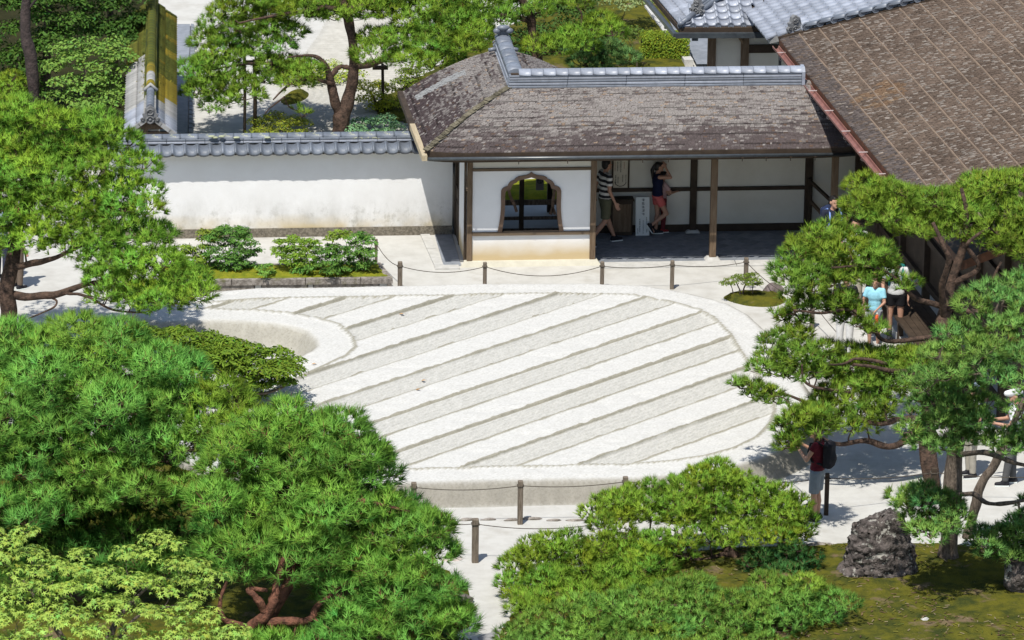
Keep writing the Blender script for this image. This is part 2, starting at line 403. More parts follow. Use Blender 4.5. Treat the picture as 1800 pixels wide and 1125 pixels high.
# ---- raked gravel of the court behind the wall
isl = smooth_poly(gp([(490, 178), (505, 163), (540, 160), (545, 170), (525, 182), (500, 186)]), 4)
def rake_z(p, d):
    di = -sdf(p, isl)
    near = di < .62
    a = np.where(near, .016*np.sin(di*2*math.pi/.16), .030*np.sin((p[:, 1]+.04*np.sin(p[:, 0]*.8))*2*math.pi/.17))
    k = np.clip(d/.3, 0, 1)
    return .014+a*k
rk = gp([(478, 240), (470, 190), (500, 140), (560, 60), (590, 0), (700, 0), (690, 60), (735, 150), (745, 240)])
sheet('raked_court', rk, .042, rake_z, M['backsand'])
sheet('moss_island', isl, .04, mound(.08, .2, 8), M['moss'])
# dark stone-lined drain beside the compound wall
mb = MB(); a0, a1, b0, b1 = G(306, 238), G(330, 238), G(312, 46), G(334, 46)
mb.hexa([(*a0[:2], .0), (*a1[:2], .0), (*b1[:2], .0), (*b0[:2], .0), (*a0[:2], .05), (*a1[:2], .05), (*b1[:2], .05), (*b0[:2], .05)])
dr = thing('drain_edging', 'grey stone slab edging running beside the mossy roofed wall', 'edging', (*a0[:2], 0))
mb.build('slab', M['slate'], dr)
for k in range(26):
    t = k/26; p = a1+(b1-a1)*t; q = a1+(b1-a1)*((k+.86)/26); wd = .11+.06*random.random()
    m2 = MB(); m2.hexa([(p[0]+.01, p[1], 0), (p[0]+wd, p[1], 0), (q[0]+wd*.9, q[1], 0), (q[0]+.01, q[1], 0), (p[0]+.02, p[1]+.02, .08), (p[0]+wd-.02, p[1]+.02, .07), (q[0]+wd*.9-.02, q[1]-.02, .07), (q[0]+.02, q[1]-.02, .08)])
    m2.build('edge_stone', M['slate'], dr)
# ================================================================== shared roof pieces
def slab(mb, Pf, a0, a1, nu, na, thick, m=0, mside=None):
    """a curved roof slope Pf(a,u) (u 0 ridge .. 1 eave) as a closed slab"""
    V, idx = [], {}
    for s_ in (0, 1):
        for i in range(nu+1):
            u = i/nu
            for j in range(na+1):
                a = a0(u)+(a1(u)-a0(u))*j/na; x, y, z = Pf(a, u)
                idx[s_, i, j] = len(V); V.append((x, y, z-(.006 if s_ == 0 else thick)))
    F = []
    for i in range(nu):
        for j in range(na):
            F.append((idx[0, i, j], idx[0, i+1, j], idx[0, i+1, j+1], idx[0, i, j+1]))
            F.append((idx[1, i, j], idx[1, i, j+1], idx[1, i+1, j+1], idx[1, i+1, j]))
    mb.add(V, F, m)
    E = [(idx[0, nu, j], idx[1, nu, j], idx[1, nu, j+1], idx[0, nu, j+1]) for j in range(na)]
    E += [(idx[0, i, j], idx[1, i, j], idx[1, i+1, j], idx[0, i+1, j]) for i in range(nu) for j in (0, na)]
    mb.add(V, E, m if mside is None else mside)
def shingles(name, Pf, a0, a1, nrow, wid, tintf, m, parent, lift=.016, u0=0.0):
    V, Q, T = [], [], []; n = 0
    for i in range(nrow):
        ub = 1-i/nrow*(1-u0); ut = max(u0, ub-1.25/nrow*(1-u0))
        A0, A1 = a0(ub), a1(ub); k = max(2, int(abs(A1-A0)/wid))
        e = np.sort(np.clip(np.linspace(0, 1, k+1)+rng.uniform(-.35, .35, k+1)/k, 0, 1)); e[0], e[-1] = 0, 1
        e0 = A0+(A1-A0)*e; e1 = a0(ut)+(a1(ut)-a0(ut))*e
        lf = lift*rng.uniform(.55, 1.35, k)
        for j in range(k):
            du = rng.uniform(-.3, .3)/nrow
            p = [np.array(Pf(e0[j], min(1.0, ub+du))), np.array(Pf(e0[j+1], min(1.0, ub+du))), np.array(Pf(e1[j+1], ut)), np.array(Pf(e1[j], ut))]
            g = (p[1]-p[0])*.05
            V += [p[0]+g+(0, 0, lf[j]), p[1]-g+(0, 0, lf[j]), p[2]-g+(0, 0, .004), p[3]+g+(0, 0, .004), p[0]+g-(0, 0, .004), p[1]-g-(0, 0, .004)]
            Q += [(n, n+1, n+2, n+3), (n+4, n+5, n+1, n)]; n += 6
            T.append(((e0[j]+e0[j+1])/2, ub))
    V = np.array(V); c = tintf(np.array(T)); t = np.repeat(c, 6, axis=0)
    off = origin_of(parent)
    o = bpy.data.objects.new(name, raw_mesh(name, V-off, quads=Q, mats=[m], tint=t)); COL.objects.link(o); o.parent = parent
    LOC[o] = off; o['kind'] = 'stuff'; return o

def pantile(name, w_, l_, m, th=.022, roll=.05, sag=.018, n=10, lip=.02):
    """one wave-shaped clay tile: x across, y up the slope, z out; origin at the middle of its lower edge"""
    xs = np.linspace(-.5, .5, n+1); V, F = [], []
    def h(x): 
        t = x+.5
        return roll*math.exp(-((t-.10)/.13)**2)+.35*roll*math.exp(-((t-1.02)/.10)**2)-sag*math.sin(math.pi*min(1, max(0, (t-.15)/.85)))
    for y, dz in ((0, lip), (l_, 0)):
        for s_ in (0, 1):
            for x in xs: V.append((x*w_, y, h(x)+dz-(th+.012 if s_ and y == 0 else th if s_ else 0)))
    k = n+1
    for j in range(n):
        F += [(j, j+1, 2*k+j+1, 2*k+j), (k+j, 3*k+j, 3*k+j+1, k+j+1)]
    E = [q_ for j in range(n) for q_ in ((j, k+j, k+j+1, j+1), (2*k+j, 2*k+j+1, 3*k+j+1, 3*k+j))]+[(0, 2*k, 3*k, k), (n, k+n, 3*k+n, 2*k+n)]
    mb = MB(); mb.add(V, F, 0, True); mb.f += E; mb.m += [0]*len(E); mb.s += [False]*len(E); me = mb.mesh(name, [m]); return me
def capmesh(name, r, l_, m, n=8, flat=False, flare=.0):
    """half-round ridge tile lying along y"""
    V, F = [], []
    for y, q in ((0, 1+flare), (l_*.9, 1), (l_, 1 if flat else .93)):
        for j in range(n+1):
            a = math.pi*j/n; V.append((-r*q*math.cos(a), y, (r*q*math.sin(a))*(.62 if flat else 1)))
    k = n+1
    F += [(i*k+j, i*k+j+1, (i+1)*k+j+1, (i+1)*k+j) for i in range(2) for j in range(n)]
    mb = MB(); mb.add(V, F, 0, True); mb.f += [tuple(range(k-1, -1, -1)), tuple(2*k+j for j in range(k)), (0, 2*k, 3*k-1, k-1)]; mb.m += [0]*3; mb.s += [False]*3; return mb.mesh(name, [m])
def discmesh(name, r, d, m):
    mb = MB(); n = 12; pr = [(0, r*.25), (0.004, r*.45), (-.006, r*.5), (-.006, r*.78), (.006, r*.84), (.006, r), (-d, r)]
    V = [(q*math.cos(2*math.pi*j/n), -y, q*math.sin(2*math.pi*j/n)) for y, q in pr for j in range(n)]
    F = [tuple(range(n))]+[(i*n+j, (i+1)*n+j, (i+1)*n+(j+1) % n, i*n+(j+1) % n) for i in range(len(pr)-1) for j in range(n)]
    mb.add(V, F); return mb.mesh(name, [m])
def demon_tile(mb, c, w_, h_, d, yaw=0):
    """a ridge-end ornament: scrolled shoulders, a raised ring and a boss"""
    rt = Matrix.Rotation(yaw, 3, 'Z'); c = Vector(c)
    def T(x, y, z): return c+rt @ Vector((x, y, z))
    pr = [(-.5, 0), (-.56, .18), (-.40, .30), (-.46, .52), (-.30, .60), (-.22, .86), (0, 1), (.22, .86), (.30, .60), (.46, .52), (.40, .30), (.56, .18), (.5, 0), (.2, .08), (-.2, .08)]
    n = len(pr); V = [T(x*w_, -d/2, z*h_) for x, z in pr]+[T(x*w_, d/2, z*h_) for x, z in pr]
    tri = tessellate_polygon([[Vector((x, z, 0)) for x, z in pr]])
    mb.add(V, [tuple(t) for t in tri]+[tuple(n+i for i in t[::-1]) for t in tri]+[(i, (i+1) % n, n+(i+1) % n, n+i) for i in range(n)])
    for z, r in ((.66, .17), (.22, .20)):
        ring = [T(r*w_*math.cos(a), -d/2-.012, z*h_+r*w_*math.sin(a)) for a in np.linspace(0, 2*math.pi, 13)]
        mb.tube(ring, .016*w_/.3, 5)
    for q in (-.05, .05): mb.bar(T(-.09*w_, -d/2-.01, (.66+q)*h_), T(.09*w_, -d/2-.01, (.66+q)*h_), .02, .016)
    mb.ell(T(0, -d/2, .22*h_), (.1*w_, .03, .1*w_), nu=8, nv=5)
    for s_ in (-1, 1):
        sp = [T(s_*(.44+.11*math.cos(a)*(1-a/9))*w_, -d/2-.008, (.24+.11*math.sin(a)*(1-a/9))*h_) for a in np.linspace(0, 7, 12)]
        mb.tube(sp, .014*w_/.3, 5)

# ================================================================== the long plaster wall
wl = thing('plaster_wall', 'long white plaster wall capped with wavy grey tiles behind the peony bed', 'wall', (-3.4, 2.22, 0))
WX0, WX1, WY0 = -6.75, -.10, 2.07
def plaster_stain(m):
    """weathering that climbs from the foot of the wall: grey streaks and yellow damp"""
    n = m.node_tree; N = n.nodes; L = n.links; b = [q for q in N if q.type == 'BSDF_PRINCIPLED'][0]
    old = b.inputs['Base Color'].links[0].from_socket
    ge = N.new('ShaderNodeNewGeometry'); sp = N.new('ShaderNodeSeparateXYZ'); L.new(ge.outputs['Position'], sp.inputs[0])
    def mr(src, a, c, d=0., e=1.):
        q = N.new('ShaderNodeMapRange'); q.inputs[1].default_value = a; q.inputs[2].default_value = c; q.inputs[3].default_value = d; q.inputs[4].default_value = e
        L.new(src, q.inputs[0]); return q.outputs[0]
    def ns(sc, vec, det=6):
        mp = N.new('ShaderNodeMapping'); mp.inputs['Scale'].default_value = vec; L.new(ge.outputs['Position'], mp.inputs[0])
        t = N.new('ShaderNodeTexNoise'); t.inputs['Scale'].default_value = sc; t.inputs['Detail'].default_value = det; t.inputs['Roughness'].default_value = .7
        L.new(mp.outputs[0], t.inputs[0]); return t.outputs['Fac']
    def mul(a, c):
        q = N.new('ShaderNodeMath'); q.operation = 'MULTIPLY'; q.use_clamp = True; L.new(a, q.inputs[0])
        if isinstance(c, float): q.inputs[1].default_value = c
        else: L.new(c, q.inputs[1])
        return q.outputs[0]
    def mx(f, a, c):
        q = N.new('ShaderNodeMix'); q.data_type = 'RGBA'; L.new(f, q.inputs[0]); L.new(a, q.inputs[6]); q.inputs[7].default_value = (*c, 1); return q.outputs[2]
    z = sp.outputs[2]
    grey = mul(mr(z, 1.0, .25), mr(ns(1.5, (1, 1, .55)), .36, .66))
    c = mx(mul(grey, .85), old, (.44, .43, .40))
    sp2 = mul(mr(z, .75, .3), mr(ns(7, (1, 1, .8)), .52, .66))
    c = mx(mul(sp2, .75), c, (.36, .35, .31))
    yel = mul(mr(z, .48, .14), mr(ns(.8, (1, 1, 1.4), 3), .38, .62))
    c = mx(mul(yel, .85), c, (.52, .40, .19))
    L.new(c, b.inputs['Base Color'])
plaster_stain(M['plaster'])
mb = MB(); mb.box(WX0, WX1, WY0, WY0+.34, .18, 1.80); mb.build('plaster_face', M['plaster'], wl)
mb = MB(); mb.box(WX0-.02, WX1, WY0-.018, WY0+.36, 0, .178); mb.build('stone_footing', M['wallstone'], wl)
mb = MB(); mb.box(WX0, WX1, WY0-.05, WY0+.39, 1.802, 1.83); mb.build('cornice', M['plaster'], wl)
tw = .2425; pm = pantile('wall_tile', tw*1.02, .30, M['tile_lich'], th=.03, roll=.055, sag=.02)
sl = Vector((0, .30, .165)).normalized(); nn = Vector((1, 0, 0)).cross(sl)
x = WX0+.1
while x < WX1-.12:
    jt = random.uniform(-.006, .006)
    link('roof_tile', pm, wl, frame(Vector((x, 1.80+jt, 1.742+random.uniform(-.003, .003))), Vector((1, 0, 0)), sl, nn))
    x += tw
slb = Vector((0, -.30, .165)).normalized(); nb = Vector((-1, 0, 0)).cross(slb)
x = WX0+.1
while x < WX1-.12:
    link('roof_tile', pm, wl, frame(Vector((x, 2.68, 1.742)), Vector((-1, 0, 0)), slb, nb)); x += tw
mb = MB(); mb.prism([(1.86, 1.722), (2.24, 1.895), (2.62, 1.722), (2.55, 1.70), (1.93, 1.70)], 'x', WX0+.01, WX1-.01); mb.build('roof_bed', M['wallstone'], wl)
for z0, hw, nm in ((1.90, .165, 0), (1.945, .145, 1)):
    x = WX0; 
    while x < WX1-.02:
        l_ = min(.37, WX1-x); m2 = MB(); m2.bbox(x+.003, x+l_-.003, 2.24-hw, 2.24+hw, z0, z0+.034, .005); m2.build('ridge_course', M['tile_pale'] if nm == 0 else M['tile_lich'], wl); x += l_
cm = capmesh('wall_cap', .115, .341, M['tile_lich'], 8, True)
x = WX0
while x < WX1-.1:
    link('ridge_tile', cm, wl, frame(Vector((x, 2.24, 1.978)), Vector((0, -1, 0)), Vector((1, 0, 0)), Vector((0, 0, 1)))); x += .345
mb = MB(); mb.bbox(WX0-.16, WX0-.02, 2.12, 2.36, 0, 1.72, .01); mb.build('end_post', M['greybark'], wl)
# small lichen cushions on the cap
for px, py in ((378, 243), (390, 241), (416, 243), (372, 241), (470, 243)):
    p = W(px, py, 2.05 if py < 250 else 1.93); m2 = MB(); m2.ell(p+np.array([0, .01, .012 if py < 250 else .045]), (.07, .045, .02), nu=9, nv=5); m2.build('lichen_patch', mats_l if False else M['mossbed'] if px == -1 else M['tile_moss'] if px == -2 else M.setdefault('lichen', mat('pale_lichen', (.40, .42, .27), (.30, .32, .2), 20, 1, .6, 40)), wl)

# ================================================================== the gatehouse
gt = thing('gatehouse', 'open gatehouse with cusped window, wooden posts and weathered grey shingle roof', 'gatehouse', (3.2, .8, 0))
RX, RY, UF, UL, ZR, DZ, XE, YE = 1.0, 1.0, 1.72, 1.86, 3.30, .865, 7.30, 3.72
def prof(u): return ZR-DZ*(.50*u+.50*u*u)
def Pfront(a, u):
    up = .05*max(0, 1-(a+.86)/.9)**2*u**4+.03*max(0, 1-(7.3-a)/.8)**2*u**4
    return (a, RY-UF*u, prof(u)+up)
def Pleft(a, u):
    up = .05*max(0, 1-(a+.72)/.9)**2*u**4
    return (RX-UL*u-.03*max(0, a)*u, a, prof(u)+up)
def Pright(a, u): return (RX+UL*u, a, prof(u))
def Pback(a, u): return (a, RY+UF*u, prof(u))
mb = MB()
slab(mb, Pfront, lambda u: RX-UL*u, lambda u: XE, 10, 24, .15, 0, 0)
slab(mb, Pleft, lambda u: RY-UF*u, lambda u: YE, 10, 16, .13, 0, 1)
slab(mb, Pright, lambda u: RY+UF*u, lambda u: YE, 10, 10, .13, 0, 1)
slab(mb, Pback, lambda u: RX+UL*u, lambda u: XE, 10, 16, .13, 0, 1)
mb.build('roof_deck', [M['darkwood'], M['redwood']], gt)
PALE, DARK = np.array([.285, .265, .25]), np.array([.068, .050, .052])
def gtint(kind):
    def f(T):
        a, u = T[:, 0], T[:, 1]; n = len(T)
        b1 = fbm(np.column_stack([a*.9, u*2.2]), 3, 4); b2 = fbm(np.column_stack([a*7, u*50]), 8, 3); b3 = rng.random(n)
        if kind == 'front':
            d = .16*(b1-.5)*2+.62*(b2-.5)*2+.55*np.clip((u-.62)/.34, 0, 1)*(.5+.7*b1)+.30*np.clip((a-5.4)/1.6, 0, 1)*np.clip((u-.3)/.5, 0, 1)-.14
            k = np.clip((d+.18)/.38, 0, 1)*.82
            fl = (b3 > .965)
        else:
            d = .5*(b1-.5)*2+.55*(b2-.5)*2+.35*np.clip((u-.25)/.6, 0, 1)-.06
            k = np.clip((d+.20)/.40, 0, 1)*.95
            fl = (b3 > .90)
        c = PALE*(1-k)[:, None]+DARK*k[:, None]
        c = c*(1+.22*(rng.random(n)-.5))[:, None]
        ln_ = (np.mod(np.round((1-u)*58), 7) == 3) & (fbm(np.column_stack([a*1.4, u*40]), 19, 2) > .42); c[ln_] *= .5
        c[fl] = np.array([.27, .25, .235]); br = (rng.random(n) < .05); c[br] = c[br]*np.array([1.15, .95, .75])
        if kind == 'left':      # a strip of newer pale shingles along the back verge
            nw = (np.abs(a-(2.75+.12*np.sin(u*3)))<.17) & (u > .42) & (u < .93); c[nw] = np.array([.33, .34, .34])*(1+.2*(rng.random(nw.sum())-.5))[:, None]
        return np.clip(c, 0, 1)
    return f
shingles('shingle', Pfront, lambda u: RX-UL*u, lambda u: XE, 58, .062, gtint('front'), M['shingle'], gt)
shingles('shingle', Pleft, lambda u: RY-UF*u, lambda u: YE, 46, .065, gtint('left'), M['shingle'], gt, .014)
shingles('shingle', Pright, lambda u: RY+UF*u, lambda u: YE, 40, .075, gtint('left'), M['shingle'], gt)
shingles('shingle', Pback, lambda u: RX+UL*u, lambda u: XE, 30, .12, gtint('front'), M['shingle'], gt)
# hip: a bumpy line of turned shingles
V, Q, T, n = [], [], [], 0
for k in range(110):
    u = .05+.95*k/110; x, y, z = Pfront(RX-UL*u, u); r = rng.uniform(.03, .07); s_ = rng.uniform(-.03, .03)
    q = np.array([x+s_, y+s_, z+.02+rng.uniform(0, .015)]); d1 = np.array([UL, UF, .6])/2.6*.05; d2 = np.array([UF, -UL, 0])/2.5*r
    V += [q-d1-d2, q-d1+d2-(0, 0, .012), q+d1+d2-(0, 0, .012), q+d1-d2]; Q.append((n, n+1, n+2, n+3)); n += 4
    T += [np.array([.17, .155, .11])*rng.uniform(.6, 1.3)]*4
me = raw_mesh('hip_shingle', np.array(V)-origin_of(gt), quads=Q, mats=[M['shingle']], tint=np.array(T)); o = link('hip_shingle', me, gt, loc=origin_of(gt)); o['kind'] = 'stuff'
# eave boards and gutters
mb = MB()
xs = np.linspace(-.80, 7.26, 30)
for a, b in zip(xs[:-1], xs[1:]):
    za, zb = Pfront(a, 1)[2], Pfront(b, 1)[2]
    mb.hexa([(a, -.62, za-.22), (b, -.62, zb-.22), (b, -.56, zb-.22), (a, -.56, za-.22), (a, -.66, za-.12), (b, -.66, zb-.12), (b, -.56, zb-.12), (a, -.56, za-.12)])
mb.build('eave_board', M['darkwood'], gt)
mb = MB(); mb.tube([(-.86, -.79, 2.345), (2, -.79, 2.335), (7.30, -.79, 2.33)], .034, 8); mb.build('gutter', M['steel'], gt)
lf = [(-.90, -.80, 2.37), (-.93, 1.4, 2.37), (-.99, 3.70, 2.37)]
mb = MB(); mb.bar((-.885, -.84, 2.375), (-.950, 1.35, 2.395), .10, .11); mb.build('left_gutter', M['beige'], gt)  # left gutter as a board, its look in the sun painted in beige
mb = MB(); mb.bar((-.950, 1.36, 2.395), (-1.01, 3.72, 2.41), .10, .11); mb.build('left_gutter', M['darkwood'], gt)
for px in (912, 998, 1130, 1175, 1262, 1305, 1347, 1390, 1433):
    p = W(px, 272, -.79); mb = MB(); mb.bar((p[0]-.022, -.79, 2.302), (p[0]+.022, -.79, 2.302), .05, .03); mb.bar((p[0], -.79, 2.29), (p[0], -.79, 2.22), .014, .02); mb.build('gutter_hook', M['darkwood'], gt)
mb = MB()
for x in np.arange(.15, 7.2, .28): mb.bar((x, -.60, 2.36), (x, .6, 2.78), .045, .06)
for x in np.arange(.15, 7.2, .28): mb.bar((x, 2.60, 2.36), (x, 1.4, 2.78), .045, .06)
o = mb.build('rafter', M['darkwood'], gt); o['kind'] = 'stuff'
# ridge: four thin courses under a cap, turning the corner onto the rear wing
for k, (z0, hw, hh) in enumerate(((3.262, .165, .04), (3.318, .150, .04), (3.374, .150, .035), (3.424, .138, .035), (3.472, .138, .03))):
    for i in range(5):
        xa, xb = RX-hw+i*(6.50-RX+hw)/5, RX-hw+(i+1)*(6.50-RX+hw)/5
        m2 = MB(); m2.bbox(xa+.002, xb-.002, RY-hw, RY+hw, z0, z0+hh, .006); m2.build('ridge_course', M['tile_pale'] if k in (1, 3) else M['tile'], gt)
    for i in range(2):
        ya, yb = RY+hw+.003+i*(YE-.08-RY-hw)/2, RY+hw+(i+1)*(YE-.08-RY-hw)/2
        m2 = MB(); m2.bbox(RX-hw, RX+hw, ya, yb-.003, z0, z0+hh, .006); m2.build('ridge_course', M['tile'] if k % 2 else M['tile_pale'], gt)
mb = MB(); mb.box(RX-.10, 6.48, RY-.10, RY+.10, 3.2, 3.52); mb.box(RX-.101, RX+.101, RY, YE-.1, 3.2, 3.515); mb.build('ridge_core', M['darkwood'], gt)
rc = capmesh('ridge_cap', .15, .235, M['tile_pale'], 8, True, .0)
x = RX+.05
while x < 6.30:
    link('ridge_tile', rc, gt, frame(Vector((x, RY, 3.505)), Vector((0, -1, 0)), Vector((1, 0, 0)), Vector((0, 0, 1)))); x += .238
rc2 = capmesh('ridge_cap_long', .15, .522, M['tile'], 8, True)
y = RY+.02
for k in range(5): link('ridge_tile', rc2, gt, frame(Vector((RX, y+.525*k, 3.507)), Vector((1, 0, 0)), Vector((0, 1, 0)), Vector((0, 0, 1))))
mb = MB(); mb.prism([(RY-.17, 3.25), (RY+.17, 3.25), (RY+.17, 3.52), (RY+.10, 3.60), (RY-.10, 3.60), (RY-.17, 3.52)], 'x', 6.50, 6.56); mb.build('ridge_end', M['tile_pale'], gt)
mb = MB(); demon_tile(mb, (RX, YE-.02, 3.28), .34, .50, .10, math.pi); mb.ell((RX, YE-.1, 3.74), (.13, .07, .06)); mb.ell((RX-.12, YE-.1, 3.68), (.08, .06, .06)); mb.ell((RX+.12, YE-.1, 3.68), (.08, .06, .06)); mb.build('ridge_ornament', M['tile'], gt)
mb = MB(); mb.tube([(RX-.16, YE-.25, 3.36), (RX-.30, YE-.25, 3.33)], .04, 8); mb.tube([(RX+.16, YE-.25, 3.36), (RX+.28, YE-.25, 3.33)], .04, 8); mb.build('ridge_roll', M['tile'], gt)

# posts, beams, panels
def post(x0, x1, y0, y1, z0, z1, m=None, base=None):
    mb = MB(); mb.bbox(x0, x1, y0, y1, z0, z1, .008); mb.build('post', m or M['wood'], gt)
    if base:
        b = MB(); cx, cy = (x0+x1)/2, (y0+y1)/2
        b.hexa([(cx-.16, cy-.15, 0.0), (cx+.16, cy-.15, 0.0), (cx+.16, cy+.15, 0.0), (cx-.16, cy+.15, 0.0), (cx-.10, cy-.09, z0), (cx+.10, cy-.09, z0), (cx+.10, cy+.09, z0), (cx-.10, cy+.09, z0)])
        b.build('post_base', M['stone'], gt)
post(.0, .10, -.06, .06, .10, 2.30); post(2.36, 2.47, -.06, .06, .10, 2.30)
post(-.055, -.01, .02, .06, .06, 2.30, M['darkwood'])
post(4.69, 4.815, .06, .185, .07, 2.36, base=True); post(7.02, 7.145, .06, .185, .07, 2.36, base=True)
post(4.545, 4.675, 1.93, 2.06, .06, 2.36, M['darkwood'], True); post(6.80, 6.95, 1.93, 2.06, .06, 2.36, M['darkwood'], True)
post(2.36, 2.47, 1.94, 2.06, .05, 2.36, M['darkwood']); post(-.06, .06, 1.94, 2.06, .02, 2.36, M['darkwood']); post(-.05, .05, 1.30, 1.38, .02, 2.30, M['darkwood'])
post(.02, .12, 3.42, 3.52, .02, 2.36, M['darkwood']); post(1.9, 2.0, 3.42, 3.52, .02, 2.36, M['darkwood'])
mb = MB(); mb.hexa([(-.13, -.14, 0), (2.58, -.14, 0), (2.52, .12, 0), (-.05, .12, 0), (-.06, -.09, .10), (2.50, -.09, .10), (2.50, .12, .10), (-.04, .12, .10)]); mb.build('sill_stone', M['beige2'] if 'beige2' in M else M.setdefault('beige2', mat('pale_sill', (.56, .53, .43), (.48, .45, .36), 5, .9, .3, 40)), gt)
for z0, z1, d in ((.60, .665, .065), (1.875, 1.93, .05)):
    mb = MB(); mb.bbox(.103, 2.357, -d, .05, z0, z1, .006); mb.build('beam', M['wood_x'], gt)
mb = MB(); mb.bbox(-.1, 7.2, -.055, .055, 2.302, 2.39, .006); mb.build('eave_beam', M['darkwood'], gt)
mb = MB(); mb.bbox(-.1, 7.6, 1.945, 2.055, 2.362, 2.45, .006); mb.build('eave_beam', M['darkwood'], gt)
M['plaster_f'] = mat('facade_plaster', (.80, .795, .785), (.76, .755, .74), 2.0, .9, .1, 30, spec=.15)
def facade_damp(m):
    n = m.node_tree; N = n.nodes; L = n.links; b = [q for q in N if q.type == 'BSDF_PRINCIPLED'][0]; old = b.inputs['Base Color'].links[0].from_socket
    ge = N.new('ShaderNodeNewGeometry'); sp = N.new('ShaderNodeSeparateXYZ'); L.new(ge.outputs['Position'], sp.inputs[0])
    t = N.new('ShaderNodeTexNoise'); t.inputs['Scale'].default_value = 2.2; t.inputs['Detail'].default_value = 4; L.new(ge.outputs['Position'], t.inputs[0])
    ad = N.new('ShaderNodeMath'); ad.operation = 'MULTIPLY_ADD'; ad.inputs[1].default_value = .22; L.new(t.outputs[0], ad.inputs[0])
    q = N.new('ShaderNodeMapRange'); q.inputs[1].default_value = .66; q.inputs[2].default_value = .30; L.new(sp.outputs[2], ad.inputs[2]); L.new(ad.outputs[0], q.inputs[0])
    x = N.new('ShaderNodeMix'); x.data_type = 'RGBA'; L.new(q.outputs[0], x.inputs[0]); L.new(old, x.inputs[6]); x.inputs[7].default_value = (.55, .43, .25, 1)
    L.new(x.outputs[2], b.inputs['Base Color'])
facade_damp(M['plaster_f'])
mb = MB(); mb.box(.101, 2.359, -.02, .045, .102, .598); mb.build('wall_panel', M['plaster_f'], gt)
mb = MB(); mb.box(.101, 2.359, -.02, .045, 1.932, 2.30); mb.build('wall_panel', M['plaster_in'], gt)
# the cusped window: outlines read off the photo on the wall plane
wo = [(125, 1013), (150, 900), (165, 800), (176, 690), (180, 600), (179, 480), (180, 400), (192, 368), (215, 345), (248, 328), (280, 320), (290, 292), (310, 262), (340, 240), (383, 222), (410, 190), (450, 170), (510, 160), (560, 152), (608, 132), (642, 103)]
wi = [(190, 1013), (210, 900), (226, 800), (236, 690), (240, 600), (240, 480), (245, 415), (260, 388), (290, 374), (312, 370), (330, 362), (340, 330), (352, 300), (375, 280), (408, 268), (430, 245), (465, 225), (520, 214), (570, 206), (610, 196), (640, 186)]
def wmir(p): 
    q = [W(860+x/8.653, 290+y/8.653, -.03) for x, y in p]; cx = W(860+642/8.653, 300, -.03)[0]
    L_ = [(v[0], v[2]) for v in q]; L_[0] = (L_[0][0], .667); return L_+[(2*cx-x, z) for x, z in L_[::-1][1:]]
OUT, INN = wmir(wo), wmir(wi)
mb = MB(); nO = len(OUT)
for y0, y1, e in ((-.055, .07, 0),):
    V = [(x, y0, z) for x, z in OUT]+[(x, y0, z) for x, z in INN]+[(x, y1, z) for x, z in OUT]+[(x, y1, z) for x, z in INN]
    F = []
    for i in range(nO-1):
        F += [(i, i+1, nO+i+1, nO+i), (2*nO+i, 3*nO+i, 3*nO+i+1, 2*nO+i+1), (i, 2*nO+i, 2*nO+i+1, i+1), (nO+i, nO+i+1, 3*nO+i+1, 3*nO+i)]
    for i in (0, nO-1): F.append((i, nO+i, 3*nO+i, 2*nO+i))
    mb.add(V, F)
wf = mb.build('window_frame', M['wood_w'] if 'wood_w' in M else M.setdefault('wood_w', mat('window_wood', (.19, .125, .085), (.13, .082, .055), 4, .7, .3, 40)), gt)
# the panel round it, cut to the frame
loop = [(.101, .667), (OUT[0][0]+.012, .667)]+[(x+(.012 if i < nO//2 else -.012 if i > nO//2 else 0), z-.010) for i, (x, z) in enumerate(OUT)][1:-1]+[(OUT[-1][0]-.012, .667), (2.359, .667), (2.359, 1.873), (.101, 1.873)]
mb = MB(); mb.prism(loop, 'y', -.02, .045); mb.build('wall_panel', M['plaster_f'], gt)
# curved legs of the matching frame on the far side of the room
for pts in ([(293, 372), (318, 470), (352, 545), (385, 610), (402, 665), (415, 705)], [(992, 372), (985, 450), (968, 545), (966, 640), (950, 700), (930, 745)], [(966, 660), (985, 700), (998, 742)]):
    q = [W(860+x/8.653, 290+y/8.653, .55) for x, y in pts]; mb = MB()
    for a, b in zip(q[:-1], q[1:]): mb.bar(a, b+(b-a)*.12, .055, .05, up=(0, 1, 0))
    mb.build('curved_bracket', M['wood_w'], gt)
# rear wing walls seen through the window: rails, post, dark interior
mb = MB(); mb.bbox(1.20, 1.29, 1.95, 2.04, .03, 2.30, .006); mb.build('post', M['darkwood'], gt)
for z0, z1 in ((.0, .12), (.30, .36), (.60, .70)):
    mb = MB(); mb.bbox(.06, 2.36, 1.97, 2.03, z0, z1, .004); mb.build('rail', M['greybark'], gt)
mb = MB(); mb.bbox(.25, 2.3, .95, 1.02, .28, .33, .004); mb.build('rail', M['wood_x'], gt)
mb = MB(); mb.box(2.10, 2.16, 2.06, 3.42, .0, 2.3); mb.build('side_wall', M['darkwood'], gt)
mb = MB(); mb.box(-.045, .01, 2.06, 3.42, .0, 1.1); mb.build('side_wall', M['darkwood'], gt)
# left side wall: a plaster leaf and a dark doorway
mb = MB(); mb.box(-.035, .0, .062, 1.30, .05, 2.30); mb.build('wall_panel', M['plaster_f'], gt)
mb = MB(); mb.bar((-.045, .10, 2.20), (-.045, -.45, 1.62), .03, .05); mb.build('brace', M['wood'], gt)
mb = MB(); mb.bar((-.05, .35, 2.25), (-.62, .35, 2.36), .05, .06); mb.build('eave_bracket', M['darkwood'], gt)
for z0, z1 in ((.02, .75), (.80, 1.05)):
    mb = MB(); mb.bbox(-.04, .0, 1.385, 1.935, z0, z1, .004); mb.build('door_panel', M['darkwood'], gt)
